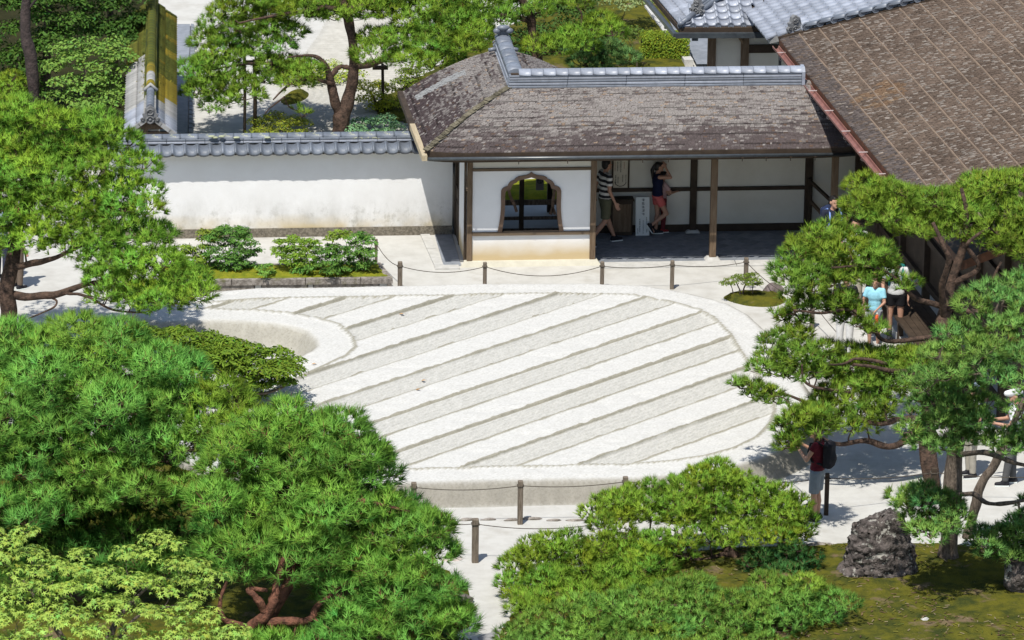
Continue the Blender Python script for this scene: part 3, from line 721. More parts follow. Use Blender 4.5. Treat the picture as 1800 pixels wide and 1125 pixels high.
# back wall of the passage
mb = MB(); mb.box(2.472, 9.2, 2.0, 2.09, .16, 2.36); mb.build('back_wall', M['plaster_in'], gt)
mb = MB(); mb.box(2.472, 9.2, 1.985, 2.10, 0, .158); mb.build('base_board', M['darkwood'], gt)
for a, b in ((2.475, 4.543), (4.677, 6.798)):
    mb = MB(); mb.bbox(a, b, 1.955, 1.999, .845, .918, .005); mb.build('beam', M['darkwood'], gt)
# paving: slate squares set on the diagonal, kerb stones in front
mb = MB(); mb.box(2.45, 8.4, -.02, 1.98, -.02, .012); mb.build('floor_bed', M['slate'], gt)
q = .30; tm = MB(); tm.bbox(-q/2+.004, q/2-.004, -q/2+.004, q/2-.004, 0, .012, .003); tmesh = tm.mesh('paving_stone', [M['slate']])
rot = Matrix.Rotation(math.pi/4, 4, 'Z')
for i in range(-30, 40):
    for j in range(-30, 40):
        x, y = (i-j)*q/math.sqrt(2)+5, (i+j)*q/math.sqrt(2)+1
        if 2.66 < x < 7.6 and .20 < y < 1.76: link('paving_stone', tmesh, gt, Matrix.Translation((x, y, .010+random.uniform(0, .004))) @ rot)
x = 2.62
for l_ in (1.35, 1.2, 1.5, 1.3): 
    mb = MB(); mb.bbox(x, x+l_-.012, -.36, -.03, 0, .035, .006); mb.build('kerb_stone', M['stone'], gt); x += l_
mb = MB(); mb.bbox(-.62, -.15, -.26, -.03, 0, .03, .006); mb.build('kerb_stone', M['stone'], gt)
for a, b in ((-.02, 1.05), (1.07, 2.03)):
    mb = MB(); mb.hexa([(-.62-.05*a, a, 0), (-.44-.05*a, a, 0), (-.44-.05*b, b, 0), (-.62-.05*b, b, 0), (-.62-.05*a, a, .03), (-.44-.05*a, a, .03), (-.44-.05*b, b, .03), (-.62-.05*b, b, .03)]); mb.build('kerb_stone', M['stone'], gt)
for a, b in ((-.02, .95), (.96, 2.02)):
    mb = MB(); mb.bbox(-.44, -.10, a, b, 0, .018, .004); mb.build('paving_stone', M['slate'], gt)

# ---- things in the passage
nb = thing('framed_notice', 'dark framed paper notice hung on the back wall beside the striped-shirt man', 'notice', (3.24, 1.93, 1.2))
def bd(px, py, Y=1.90): return W(px, py, Y)
p0, p1 = bd(1075, 333), bd(1107, 277); 
mb = MB(); f_ = .03
for x0, x1, z0, z1 in ((p0[0], p1[0], p0[2], p0[2]+f_), (p0[0], p1[0], p1[2]-f_, p1[2]), (p0[0], p0[0]+f_, p0[2]+f_, p1[2]-f_), (p1[0]-f_, p1[0], p0[2]+f_, p1[2]-f_)): mb.box(x0, x1, 1.885, 1.92, z0, z1)
mb.build('frame', M['darkwood'], nb)
mb = MB(); mb.box(p0[0]+f_, p1[0]-f_, 1.90, 1.91, p0[2]+f_, p1[2]-f_); mb.build('paper', M['paper'], nb)
def column(mb, x, z1, z0, wd, Y, m=0):
    """a vertical column of brush characters: each a small cluster of strokes"""
    z = z1
    while z-wd > z0:
        for k in range(random.randint(2, 3)):
            zz = z-wd*(.15+.3*k); mb.box(x-wd*random.uniform(.3, .5), x+wd*random.uniform(.3, .5), Y-.004, Y, zz-wd*.09, zz, m)
        xx = x+wd*random.uniform(-.2, .2); mb.box(xx-wd*.07, xx+wd*.07, Y-.0045, Y-.0005, z-wd*.85, z-wd*.05, m)
        z -= wd*1.12
mb = MB(); w2 = p1[0]-p0[0]; h2 = p1[2]-p0[2]
for fx, a, b, s_, m_ in ((.50, .90, .50, .030, 0), (.32, .88, .56, .026, 0), (.70, .86, .60, .026, 1), (.22, .45, .15, .030, 0), (.36, .40, .18, .024, 0), (.62, .46, .2, .022, 0), (.80, .46, .25, .024, 0), (.18, .92, .56, .022, 1)):
    column(mb, p0[0]+w2*fx, p0[2]+h2*a, p0[2]+h2*b, s_, 1.899, m_)
arc = [(p0[0]+w2*(.5+.32*math.cos(t)), 1.897, p0[2]+h2*(.24+.14*math.sin(t))) for t in np.linspace(math.pi, 2*math.pi, 10)]; mb.tube(arc, .006, 4)
mb.build('lettering', [M['ink'], M['inkred']], nb)
ch = thing('wooden_cabinet', 'dark wooden cabinet standing under the framed notice', 'cabinet', (3.24, 1.85, 0))
a0, a1 = bd(1073, 400, 1.75), bd(1112, 400, 1.75)
mb = MB(); mb.bbox(a0[0], a1[0], 1.75, 1.97, .03, .72, .01); mb.build('body', M['darkwood'], ch)
mb = MB(); mb.bbox(a0[0]+.04, a1[0]-.04, 1.735, 1.749, .10, .66, .004); mb.build('door', M['wood'], ch)
mb = MB(); mb.bbox(a0[0]-.02, a1[0]+.02, 1.72, 1.98, .722, .76, .008); mb.build('top', M['darkwood'], ch)
sg = thing('standing_sign', 'white standing signboard with a vertical black heading between cabinet and woman', 'sign', (3.62, 1.80, 0))
s0, s1 = bd(1117, 412, 1.74), bd(1142, 347, 1.80); Yb, Yt = 1.72, 1.82; zt = s1[2]
mb = MB(); mb.hexa([(s0[0], Yb, .025), (s1[0], Yb, .025), (s1[0], Yb+.02, .025), (s0[0], Yb+.02, .025), (s0[0], Yt, zt), (s1[0], Yt, zt), (s1[0], Yt+.02, zt), (s0[0], Yt+.02, zt)]); mb.build('board', M['signwhite'], sg)
mb = MB(); 
for fx, a, b, s_ in ((.55, .97, .46, .062), (.30, .44, .06, .030), (.16, .20, .04, .02), (.55, .40, .05, .018), (.80, .48, .30, .02), (.80, .16, .05, .02)):
    n0 = mb.n; column(mb, s0[0]+(s1[0]-s0[0])*fx, .025+(zt-.025)*a, .025+(zt-.025)*b, s_, 0)
    for i in range(n0, mb.n): x_, y_, z_ = mb.v[i]; mb.v[i] = (x_, y_+Yb+(Yt-Yb)*(z_-.025)/(zt-.025)-.001, z_)
mb.build('lettering', M['ink'], sg)
mb = MB(); mb.bar((s0[0]+.05, Yt+.03, zt-.05), (s0[0]+.05, 1.95, .02), .02, .02); mb.bar((s1[0]-.05, Yt+.03, zt-.05), (s1[0]-.05, 1.95, .02), .02, .02); mb.build('rear_leg', M['darkwood'], sg)
lb = thing('hanging_plaque', 'grey hanging plaque with a round dark crest seen through the cusped window', 'plaque', (1.43, 1.75, 1.2))
q0, q1 = W(942, 334, 1.75), W(956, 313, 1.75)
mb = MB(); mb.bbox(q0[0], q1[0], 1.73, 1.77, q0[2], q1[2]+.03, .006); mb.build('board', M['boxgrey'], lb)
cx, cz = (q0[0]+q1[0])/2, W(949, 318, 1.73)[2]
mb = MB(); mb.tube([(cx+.05*math.cos(t), 1.722, cz+.05*math.sin(t)) for t in np.linspace(0, 2*math.pi, 17)], .007, 5)
for k in range(3):
    a = k*2.09+.5; mb.tube([(cx+r*math.cos(a+r*14), 1.722, cz+r*math.sin(a+r*14)) for r in np.linspace(.008, .042, 6)], [.004, .009, .012, .010, .007, .003], 5)
mb.build('crest', M['ink'], lb)
mb = MB(); mb.bar((cx, 1.75, q1[2]+.03), (cx, 1.75, 2.3), .01, .01); mb.build('hanger', M['darkwood'], lb)
# stair rail at the right end of the passage
sr = thing('stair_rail', 'dark wooden stair handrail descending at the right end of the passage', 'handrail', (7.0, 1.2, 0))
r0, r1 = W(1424, 318, 1.9), W(1460, 352, .95); r2, r3 = W(1426, 355, 1.9), W(1456, 388, .95)
for a, b, m_ in ((r0, r1, M['darkwood']), (r2, r3, M['wood'])):
    mb = MB(); mb.bar(a, b, .05, .06); mb.build('rail', m_, sr)
for p in (r0, r1):
    mb = MB(); mb.bbox(p[0]-.035, p[0]+.035, p[1]-.035, p[1]+.035, .02, p[2]+.05, .006); mb.build('rail_post', M['darkwood'], sr)
for k in range(3):
    mb = MB(); mb.bbox(7.15, 8.3, 1.0+.3*k, 1.33+.3*k, .012, .17*(k+1), .01); mb.build('step', M['wood_x'], sr)

# ================================================================== the main hall at the right
E0 = np.array([6.502, 3.874, 3.40]); E1 = np.array([7.094, -5.533, 3.40]); eh = (E1-E0)/np.linalg.norm(E1-E0); ch_ = np.array([-eh[1], eh[0], 0.0]); SLP = .32; SKEW = .30
mh = thing('main_hall', 'large hall with brown bark-shingle roof ruled by copper strips and a copper gutter', 'hall', (*(E0+4*eh+3*ch_)[:2], 0))
LEN, WID = 15.0, 11.0
def Phall(a, u):          # a along the eave from the far corner, u 1 eave .. 0 ridge
    L_ = (1-u)*WID; p = E0+eh*a+ch_*L_; bend = .05*(u**10)
    return (p[0], p[1], E0[2]+SLP*L_-bend+.05*u**6*max(0, 1-a/1.2)**2)
a0h = lambda u: SKEW*(1-u)*WID
mb = MB(); slab(mb, Phall, a0h, lambda u: LEN, 14, 14, .17, 0, 1); mb.build('roof_deck', [M['darkwood'], M['redwood']], mh)
def htint(T):
    a, u = T[:, 0], T[:, 1]; L_ = (1-u)*WID; n = len(T)
    b1 = fbm(np.column_stack([a*.5, L_*.5]), 13, 4); b2 = fbm(np.column_stack([a*6, L_*6]), 14, 2); b3 = rng.random(n)
    c = np.array([.190, .142, .110])*(.55+.55*b1+.5*(b2-.3)+.35*(b3-.5))[:, None]
    c *= np.where((np.sin(a*2.1+L_*.6) > .55)[:, None] & (b2 > .5)[:, None], .8, 1)
    c[b3 > .82] = np.array([.29, .25, .215])*(.7+.5*rng.random((b3 > .82).sum()))[:, None]
    gr = (L_ < .32) & (rng.random(n) < .75); c[gr] = np.array([.15, .125, .115])*(.6+.6*rng.random(gr.sum()))[:, None]
    och = (np.hypot(a-5.2, (L_-.75)*1.6) < .8) & (b2 > .46); c[och] *= np.array([1.18, 1.02, .82])
    return np.clip(c, 0, 1)
shingles('shingle', Phall, a0h, lambda u: 11.5, 150, .056, htint, M['bark'], mh, .013)
for k in range(26):
    L_ = .36+k*.375; u = 1-L_/WID; mb = MB(); s0 = a0h(u)+.05
    brk = s0+random.uniform(1.5, 9)
    for (sa, sb) in ((s0, brk), (brk+.02, LEN-.1)):
        P_ = [Vector(Phall(sa+(sb-sa)*t/6, u-.0008*(t % 2))) for t in range(7)]
        mb.add([p+Vector(ch_)*(-.004)+Vector((0, 0, .026)) for p in P_]+[p+Vector(ch_)*.009+Vector((0, 0, .030)) for p in P_]+[p+Vector(ch_)*(-.011)+Vector((0, 0, .0)) for p in P_],
               [(i, i+1, 8+i, 7+i) for i in range(6)]+[(14+i, 15+i, i+1, i) for i in range(6)])
    mb.build('copper_strip', M['strip'], mh)
# verge and fascia
mb = MB(); 
for k in range(12):
    u0, u1 = 1-k/12, 1-(k+1)/12; p, q = Vector(Phall(a0h(u0)-.02, u0)), Vector(Phall(a0h(u1)-.02, u1)); mb.bar(p+Vector((0, 0, -.03)), q+Vector((0, 0, -.03)), .10, .12)
mb.build('verge_board', M['darkwood'], mh)
go = -ch_*.09
mb = MB(); gpts = [E0+eh*(.1)+go+(0, 0, -.17), E0+eh*5+go+(0, 0, -.19), E0+eh*9.9+go+(0, 0, -.21)]
V, F = [], []; prof_g = [(-.07, .05), (-.062, .0), (-.03, -.035), (.03, -.035), (.062, 0), (.07, .05), (.055, .05), (.045, .005), (.02, -.018), (-.02, -.018), (-.045, .005), (-.055, .05)]
for p in gpts: V += [p+ch_*x+np.array([0, 0, z]) for x, z in prof_g]
n = len(prof_g); F = [(i*n+j, i*n+(j+1) % n, (i+1)*n+(j+1) % n, (i+1)*n+j) for i in range(2) for j in range(n)]
mb.add(V, F); mb.build('gutter', M['copper'], mh)
for a in np.arange(.6, 9.8, 1.45):
    p = E0+eh*a+go+np.array([0, 0, -.185]); mb = MB(); mb.bar(p-ch_*.075+(0, 0, .055), p+ch_*.16+(0, 0, .055), .03, .012); mb.tube([p-ch_*.02+(0, 0, -.03), p-ch_*.03+(0, 0, -.09), p+ch_*.02+(0, 0, -.12)], .008, 5); mb.build('gutter_strap', M.setdefault('strap', mat('pale_strap', (.45, .38, .36), None, rough=.5)), mh)
# wall, verandah and posts under the eave
w0, w1 = E0+ch_*1.25+eh*.3, E0+ch_*1.25+eh*14.5
mb = MB(); mb.bar((*w0[:2], 2.1), (*w1[:2], 2.1), .10, 2.8); mb.build('wall', M['darkwood'], mh)
for a in np.arange(.4, 14, 1.9):
    p = E0+ch_*1.16+eh*a; mb = MB(); mb.bbox(p[0]-.07, p[0]+.07, p[1]-.07, p[1]+.07, .02, 3.5, .008); mb.build('post', M['darkwood'], mh)
for z in (.75, 1.6, 2.5):
    a, b = E0+ch_*1.17+eh*.4, E0+ch_*1.17+eh*14.3; mb = MB(); mb.bar((*a[:2], z), (*b[:2], z), .09, .12); mb.build('beam', M['darkwood'], mh)
for k, (a, b) in enumerate(((6.8, 14.2),)):
    for j in range(6):
        p, q = E0+ch_*(.32+.13*j)+eh*a, E0+ch_*(.32+.13*j)+eh*b; mb = MB(); mb.bar((*p[:2], .56), (*q[:2], .56), .122, .05); mb.build('verandah_board', M['darkwood'], mh)
    for t in np.arange(a, b, 1.3):
        p = E0+ch_*.36+eh*t; mb = MB(); mb.bbox(p[0]-.05, p[0]+.05, p[1]-.05, p[1]+.05, 0, .53, .006); mb.build('verandah_leg', M['darkwood'], mh)
# stone steps and paving by the verandah
def stepstone(px0, px1, py0, py1, z, label, m=M['stone']):
    p = [G(px0, py1, z), G(px1, py1, z), G(px1-12, py0, z), G(px0-18, py0, z)]; c = sum(p)/4
    t = thing('stone_step', label, 'step', (*c[:2], 0)); mb = MB(); mb.hexa([(*q[:2], 0) for q in p]+[(*q[:2], z) for q in p]); mb.build('block', m, t)
stepstone(1585, 1640, 572, 598, .22, 'long pale stone step lying along the foot of the hall verandah')
stepstone(1540, 1572, 575, 612, .10, 'low pale stone slab under the feet of the man in black shorts')

# the tiled part of the hall roof behind the bark
mt = thing('tiled_roof', 'steep pale grey pantile roof rising behind the bark-shingle roof', 'roof', (*(E0+ch_*2-eh*2)[:2], 0))
T1C = np.array([4.74, 5.56, 3.20]); TS = .40
def zt1(x, y): return T1C[2]+TS*(y-T1C[1])
ups = Vector((*(ch_[:2]), SLP)).normalized(); alo = Vector(eh); nrm = (-alo).cross(ups); nrm = nrm if nrm.z > 0 else -nrm
flatt = pantile('flat_tile', .25, .27, M['tile_pale'], th=.02, roll=.045, sag=.012, n=6, lip=.022)
for i in range(0, 18):
    for j in range(0, 26):
        L_ = -.25+.225*i; t = SKEW*L_-.16-.235*j; p = E0+ch_*L_+eh*t; z = E0[2]+.07+SLP*L_
        if p[1] > 13 or z < zt1(p[0], p[1])-.03: continue
        link('roof_tile', flatt, mt, frame(Vector((p[0], p[1], z+random.uniform(0, .006))), -alo, ups, (-alo).cross(ups)))
mb = MB(); c4 = []
for L_, t in ((-.16, -.12), (5.2, SKEW*5.2-.1), (5.2, -6.5), (-.16, -6.5)): c4.append(E0+ch_*L_+eh*(t-.02 if t > -6 else t)+np.array([0, 0, SLP*L_+.03]))
mb.hexa([p-np.array([0, 0, .12]) for p in c4]+c4); mb.build('roof_bed', M['tile_grey'], mt)
vd = discmesh('verge_disc', .075, .05, M['tile']); vc = capmesh('verge_roll', .075, .26, M['tile'], 8)
for k in range(15):
    L_ = .5+.26*k; p = E0+ch_*L_+eh*(SKEW*L_-.05)+np.array([0, 0, SLP*L_+.10]); dv = Vector((*(ch_+eh*SKEW)[:2], SLP)).normalized()
    link('verge_tile', vc, mt, frame(Vector(p), -Vector(eh)*-1 if False else dv.cross(Vector((0, 0, 1))).normalized(), dv, dv.cross(Vector((0, 0, 1))).normalized().cross(dv)))
    link('verge_disc', vd, mt, frame(Vector(p)+Vector(eh)*.06+Vector((0, 0, .0)), Vector(ch_), -Vector(eh), Vector((0, 0, 1))))
mb = MB(); p = E0+ch_*.30+eh*(-.05)+np.array([0, 0, .12]); demon_tile(mb, p, .26, .34, .12, R(20)); mb.tube([p+np.array([.02, .05, .28]), p+np.array([.10, .12, .22]), p+np.array([.14, .16, .05])], .05, 6); mb.build('ridge_ornament', M['ornament'], mt)

# ================================================================== the tiled building at the top right
tb = thing('tiled_building', 'small building under a grey pantile hip roof at the head of the slate path', 'building', (5.9, 6.5, 0))
acr, upf = Vector((1, 0, 0)), Vector((0, 1, TS)).normalized()
pt = pantile('front_tile', .262, .26, M['tile_pale'], th=.028, roll=.06, sag=.02, n=10, lip=.024)
pt2 = discmesh('eave_disc', .062, .05, M['tile'])
bl = G(1148, -6, 3.2); lv = np.array([bl[0]-T1C[0], bl[1]-T1C[1], 0]); lv /= np.linalg.norm(lv)      # the left eave runs back this way
lr = np.array([lv[1], -lv[0], 0])
def zleft(x, y): 
    d = (np.array([x, y])-T1C[:2]); return T1C[2]+TS*(d@lr[:2])
for r_ in range(18):
    for c in range(12):
        x, y = T1C[0]+.12+.255*c, T1C[1]+.01+.205*r_; z = zt1(x, y)+.03
        L_ = (np.array([x, y])-E0[:2])@ch_[:2]; zm = E0[2]+SLP*L_+.07
        if z > zleft(x+.05, y)+.03 or x > 7.3: continue
        if L_ > -.2 and z < zm-.02 and x > 6.1: continue
        link('roof_tile', pt, tb, frame(Vector((x, y, z+random.uniform(0, .005))), acr, upf, acr.cross(upf)))
        if r_ == 0: link('eave_disc', pt2, tb, frame(Vector((x-.105, y-.01, z+.008)), acr, Vector((0, 1, 0)), Vector((0, 0, 1))))
al2 = Vector(-lv); up2 = Vector((*(lr[:2]), TS)).normalized(); lt = pantile('side_tile', .235, .25, M['tile_pale'], th=.022, roll=.045, sag=.012, n=6, lip=.022)
for r_ in range(8):
    for c in range(22):
        p = T1C+lv*(.12+.225*c)+lr*(.02+.20*r_); z = zleft(p[0], p[1])+.03
        if z > zt1(p[0], p[1])+.02: continue
        link('roof_tile', lt, tb, frame(Vector((p[0], p[1], z)), al2, up2, al2.cross(up2)))
mb = MB(); r0 = T1C+lr*2.6+lv*2.6; far = T1C+lv*6
A = [T1C+np.array([0, -.02, 0]), np.array([7.5, T1C[1]-.02, 3.20]), np.array([7.5, T1C[1]+3, 3.2+3*TS]), T1C+np.array([3, 3, 3*TS])]
mb.hexa([p-np.array([0, 0, .10]) for p in A]+A)
Bq = [T1C, T1C+lr*2.6+np.array([0, 2.6, 2.6*TS]), T1C+lr*2.6+lv*5+np.array([0, 0, 2.6*TS]), T1C+lv*5]
mb.hexa([p-np.array([0, 0, .10]) for p in Bq]+Bq); mb.build('roof_bed', M['darkwood'], tb)
hipd = np.array([1, 1, TS]); 
for k, (off, rr) in enumerate(((0.0, .05), (.07, .045), (.13, .05))):
    mb = MB(); s_ = T1C+np.array([.45, .45, .40*TS+.10+off]); e = T1C+np.array([2.2, 2.2, 2.2*TS+.10+off]); mb.tube([s_, (s_+e)/2, e], rr+.02*(2-k), 8); mb.build('hip_course', M['tile'], tb)
mb = MB(); demon_tile(mb, T1C+np.array([.40, .36, .40*TS+.04]), .28, .34, .10, R(-40)); mb.build('ridge_ornament', M['ornament'], tb)
mb = MB(); s_ = T1C+np.array([.02, -.02, .10]); mb.tube([s_, s_+np.array([.3, .3, .3*TS])], .055, 8); mb.ell(s_, (.07, .07, .06)); mb.build('corner_tile', M['tile'], tb)
gcol = M['steel']
mb = MB(); mb.bar(T1C+np.array([-.10, -.12, -.12]), np.array([7.2, T1C[1]-.12, 3.06]), .10, .10); mb.bar(T1C+np.array([-.10, -.12, -.12]), T1C+lv*5-lr*.1+np.array([0, 0, -.12]), .08, .08); mb.build('gutter', M['steel'], tb)
for px in (1252, 1200):
    p = T1C+(np.array([.30, -.10, -.2]) if px == 1252 else lv*.9-lr*.06+np.array([0, 0, -.2])); mb = MB(); mb.bar(p-np.array([.06, 0, 0]), p+np.array([.06, 0, 0]), .08, .07); mb.build('gutter_bracket', M['steel'], tb)
Yw = T1C[1]+.55
wx0, wx1 = W(1245, 100, Yw)[0], 7.6
mb = MB(); mb.box(wx0+.1, wx1, Yw, Yw+.1, .02, 3.25); mb.build('wall', M['plaster_in'], tb)
for a, b in ((1244, 1258), (1302, 1316)):
    mb = MB(); mb.bbox(W(a, 90, Yw)[0], W(b, 90, Yw)[0], Yw-.05, Yw+.06, .02, 3.2, .008); mb.build('post', M['wood'], tb)
for a, b in ((78, 93), (58, 64)):
    p, q = W(1318, b, Yw-.03), W(1372, a, Yw-.03); mb = MB(); mb.bbox(W(1316, 90, Yw)[0], 7.5, Yw-.045, Yw-.002, p[2], q[2], .006); mb.build('beam', M['darkwood'], tb)
mb = MB(); mb.bar(W(1298, 62, Yw-.2), W(1306, 75, Yw-.05), .04, .05); mb.build('bracket', M['wood'], tb)
mb = MB(); mb.tube([W(1371, 92, Yw-.2), W(1371, 60, Yw-.2)], .03, 8); mb.tube([W(1371, 92, Yw-.2), W(1371, 125, Yw-.2)], .03, 8); mb.build('downpipe', M['steel'], tb)

# slate path and its kerb, clipped hedge
pth = smooth_poly(np.array([G(*q)[:2] for q in ((1186, -30), (1260, -30), (1260, 60), (1265, 125), (1222, 118), (1205, 70))]), 1)
def flat(h): return lambda p, d: np.full(len(p), h)+.006*fbm(p*6, 3, 2)
sheet('slate_path', np.array([G(*q)[:2] for q in ((1150, 12), (1200, 12), (1252, 30), (1262, 125), (1216, 125), (1208, 100))]), .12, flat(.13), M['slate'])
kb = thing('path_kerb', 'pale stone kerb running beside the slate path', 'kerb', G(1180, 70))
k0, k1, k2, k3 = G(1203, 118), G(1219, 118), G(1148, 20), G(1132, 20)
for i in range(4):
    a, b = i/4+.004, (i+1)/4-.004; L0, L1 = k0+(k3-k0)*a, k0+(k3-k0)*b; R0, R1 = k1+(k2-k1)*a, k1+(k2-k1)*b
    mb = MB(); mb.hexa([(*L0[:2], 0), (*R0[:2], 0), (*R1[:2], 0), (*L1[:2], 0), (*L0[:2], .16), (*R0[:2], .16), (*R1[:2], .16), (*L1[:2], .16)]); mb.build('kerb_stone', M['stone'], kb)

# ================================================================== the mossy roofed wall running back at the left
cw = thing('mossy_wall', 'roofed compound wall running back with yellow moss over its grey tiles', 'wall', (-5.9, 4, 0))
c0 = W(264, 190, 4.0); c1 = G(268, -12, c0[2]); cdv = c1-c0; CL = np.linalg.norm(cdv); cdv = cdv/CL; crt = np.array([cdv[1], -cdv[0], 0.0])
HW, SL2 = .50, .78; CZ = c0[2]
def croof(s_, t, side): 
    p = c0+cdv*s_+crt*(side*t); return np.array([p[0], p[1], CZ-.16-t*SL2+.10*max(0, 0)])
mb = MB(); p = [c0+crt*-.16, c0+crt*.16, c0+cdv*CL+crt*.16, c0+cdv*CL-crt*.16]; mb.hexa([(q[0]+cdv[0]*.25, q[1]+cdv[1]*.25, 0) for q in p]+[(q[0]+cdv[0]*.25, q[1]+cdv[1]*.25, CZ-.3) for q in p]); mb.build('wall_body', M['plaster_in'], cw)
mb = MB()
for side in (-1, 1):
    a, b, c_, d_ = croof(.02, 0, side), croof(.02, HW-.01, side), croof(CL, HW-.01, side), croof(CL, 0, side); q = np.array([0, 0, .06]); u_ = np.array([0, 0, .012])
    mb.hexa([a-q, b-q, c_-q, d_-q, a-u_, b-u_, c_-u_, d_-u_])
mb.build('roof_bed', M['darkwood'], cw)
ct = {k: pantile('wall_roof_tile', .20, .27, M[k], th=.03, roll=.05, sag=.01, n=6, lip=.022) for k in ('tile_pale', 'tile_grey', 'tile_moss', 'tile_yel')}
NS = int(CL/.19)
for side in (-1, 1):
    dn = (croof(0, 1, side)-croof(0, 0, side)); upv = Vector(-dn).normalized(); al_ = Vector(cdv)*(-side); nv_ = al_.cross(upv)
    if nv_.z < 0: al_ = -al_; nv_ = al_.cross(upv)
    for k in range(NS):
        for r_ in (0, 1):
            s_ = .10+.19*k; t = HW-.005-r_*.245; p = croof(s_, t, side)+np.array([0, 0, .012])
            if side < 0: ky = 'tile_pale' if k < 7 else 'tile_grey' if k < 26 else 'tile_moss'
            else: ky = 'tile_pale' if k < 5 else 'tile_grey' if k < (8 if r_ else 11) else 'tile_yel' if k < 19 or random.random() < .12 else 'tile_moss'
            o = link('roof_tile', ct[ky], cw, frame(Vector(p), al_, upv, nv_))
for k, (z, hw) in enumerate(((-.13, .13), (-.08, .12), (-.03, .11))):
    for j, (a, b) in enumerate(((0.02, 1.0), (1.01, 2.4), (2.41, CL))):
        mb = MB(); mb.bar(c0+cdv*a+(0, 0, z), c0+cdv*b+(0, 0, z), hw*2, .042); mb.build('ridge_course', M['tile_grey'] if j < 1 else M['tile_moss'], cw)
cc = {k: capmesh('wall_ridge_cap', .075 if k == 'tile' else .085, .25, M[k], 8, flare=.06) for k in ('tile', 'tile_moss', 'tile_grey', 'tile_yel')}
for k in range(int(CL/.22)):
    ky = 'tile' if k < 6 else 'tile_grey' if k in (8, 9, 10) else 'tile_yel' if k < 14 else 'tile_moss'
    p = c0+cdv*(.02+.22*k)+np.array([0, 0, .0 if k < 6 else .03]); link('ridge_tile', cc[ky], cw, frame(Vector(p), Vector(crt), Vector(cdv), Vector((0, 0, 1))))
mb = MB(); demon_tile(mb, c0-cdv*.03+np.array([0, 0, -.30]), .34, .36, .07, math.atan2(-cdv[0], cdv[1])); mb.build('ridge_ornament', M['ornament'], cw)
mb = MB(); p = c0+cdv*1.32; mb.tube([p-crt*.13+(0, 0, .0), p+(0, 0, .13), p+crt*.13+(0, 0, .0)], .04, 6); mb.build('ridge_stop', M['tile_grey'], cw)
for side in (-1, 1):
    for k in range(3):
        a, b = croof(-.02, .06+k*.16, side), croof(-.02, .21+k*.16, side); mb = MB(); mb.bar(a+(0, 0, .0), b+(0, 0, .0), .09, .075); mb.build('verge_tile', M['tile_grey'], cw)
mb = MB(); q = c0+cdv*.18; mb.bar(q-crt*.09+(0, 0, -.30), q-crt*.09-(0, 0, CZ), .08, .08); mb.bar(q-crt*.30+(0, 0, -.42), q+crt*.30+(0, 0, -.42), .08, .10); mb.bar(q-crt*.42+(0, 0, -.58), q+crt*.36+(0, 0, -.58), .06, .10)
mb.build('gable_frame', M['wood'], cw)
# moss cushions over ridge and right slope
V, Q, T, n = [], [], [], 0
for k in range(1500):
    s_ = 1.5+rng.random()**.9*(CL-1.6); side = 1 if rng.random() < .45 else -1; t = (rng.random()*HW if side > 0 else abs(rng.normal(0, .09)))
    if side > 0 and s_ < 2.0+1.0*t: continue
    p = croof(s_, t, side)+np.array([0, 0, .055+(.12 if t < .12 else 0)]); r = rng.uniform(.015, .04)
    for q in range(2):
        a = rng.random()*6.28; d = np.array([math.cos(a), math.sin(a), rng.uniform(.2, .9)])*r; e = np.array([-d[1], d[0], 0])*.8
        V += [p-e*.5, p+e*.5, p+d+e*.3, p+d-e*.3]; Q.append((n, n+1, n+2, n+3)); n += 4
        c = np.array([.22, .19, .02]) if s_ < 3.6+rng.normal(0, .5) else np.array([.085, .105, .018]); T += [c*rng.uniform(.6, 1.25)]*4
me = raw_mesh('moss_cover', np.array(V)-origin_of(cw), quads=Q, mats=[M['dullleaf']], tint=np.array(T)); o = link('moss_cover', me, cw, loc=origin_of(cw)); o['kind'] = 'stuff'
# ================================================================== rope fences
POSTS = {}
def fpost(key, px, base, top, w_, label, m=None):
    b = G(px, base); t = W(px, top, b[1]); h = t[2]
    o = thing('rope_post', label, 'post', (b[0], b[1], 0), 'wooden posts of the low rope fence')
    mb = MB(); mb.bbox(b[0]-w_/2, b[0]+w_/2, b[1]-w_/2, b[1]+w_/2, -.02, h, .008); mb.build('shaft', m or M['postwood'], o)
    mb = MB(); zz = h-.085
    ring = [(b[0]+(w_/2+.007)*x, b[1]+(w_/2+.007)*y, zz) for x, y in ((-1, -1), (1, -1), (1, 1), (-1, 1), (-1, -1))]; mb.tube(ring, .010, 5); mb.build('rope_tie', M['rope'], o)
    POSTS[key] = np.array([b[0], b[1], zz]); return o
fpost('bed', 661, 471, 420, .055, 'dark rope post behind the peony bed corner')
fpost('a', 703, 511, 460, .085, 'brown rope post at the front corner of the peony bed')
fpost('b', 852, 508, 461, .070, 'rope post in front of the window wall of the gatehouse')
fpost('c', 1058, 507, 460, .072, 'rope post at the right edge of the window wall')
fpost('d', 1181, 508, 458, .072, 'rope post before the paved passage, left of the stone-footed column')
fpost('e', 1311, 492, 453, .080, 'rope post wrapped in cord behind the small clipped shrub')
fpost('f', 1427, 577, 524, .080, 'rope post under the low boughs of the pine near the child in blue')
fpost('g', 914, 921, 845, .085, 'tall rope post at the front foot of the sand garden, fully visible')
fpost('h', 835, 988, 912, .105, 'thick grey rope post on the gravel nearest the viewer')
fpost('i', 727, 925, 848, .085, 'rope post rising behind the dark bushy pine at the garden foot')
fpost('j', 1098, 918, 838, .085, 'rope post rising behind the low spreading pine')
fpost('k', 1452, 905, 832, .070, 'dark rope post beside the person in the maroon top', M['darkwood'])
fpost('l', 1640, 880, 822, .090, 'short dark rope post left of the grey pine trunk', M['darkwood'])
fpost('m', 289, 452, 422, .055, 'small dark post at the left end of the peony bed')
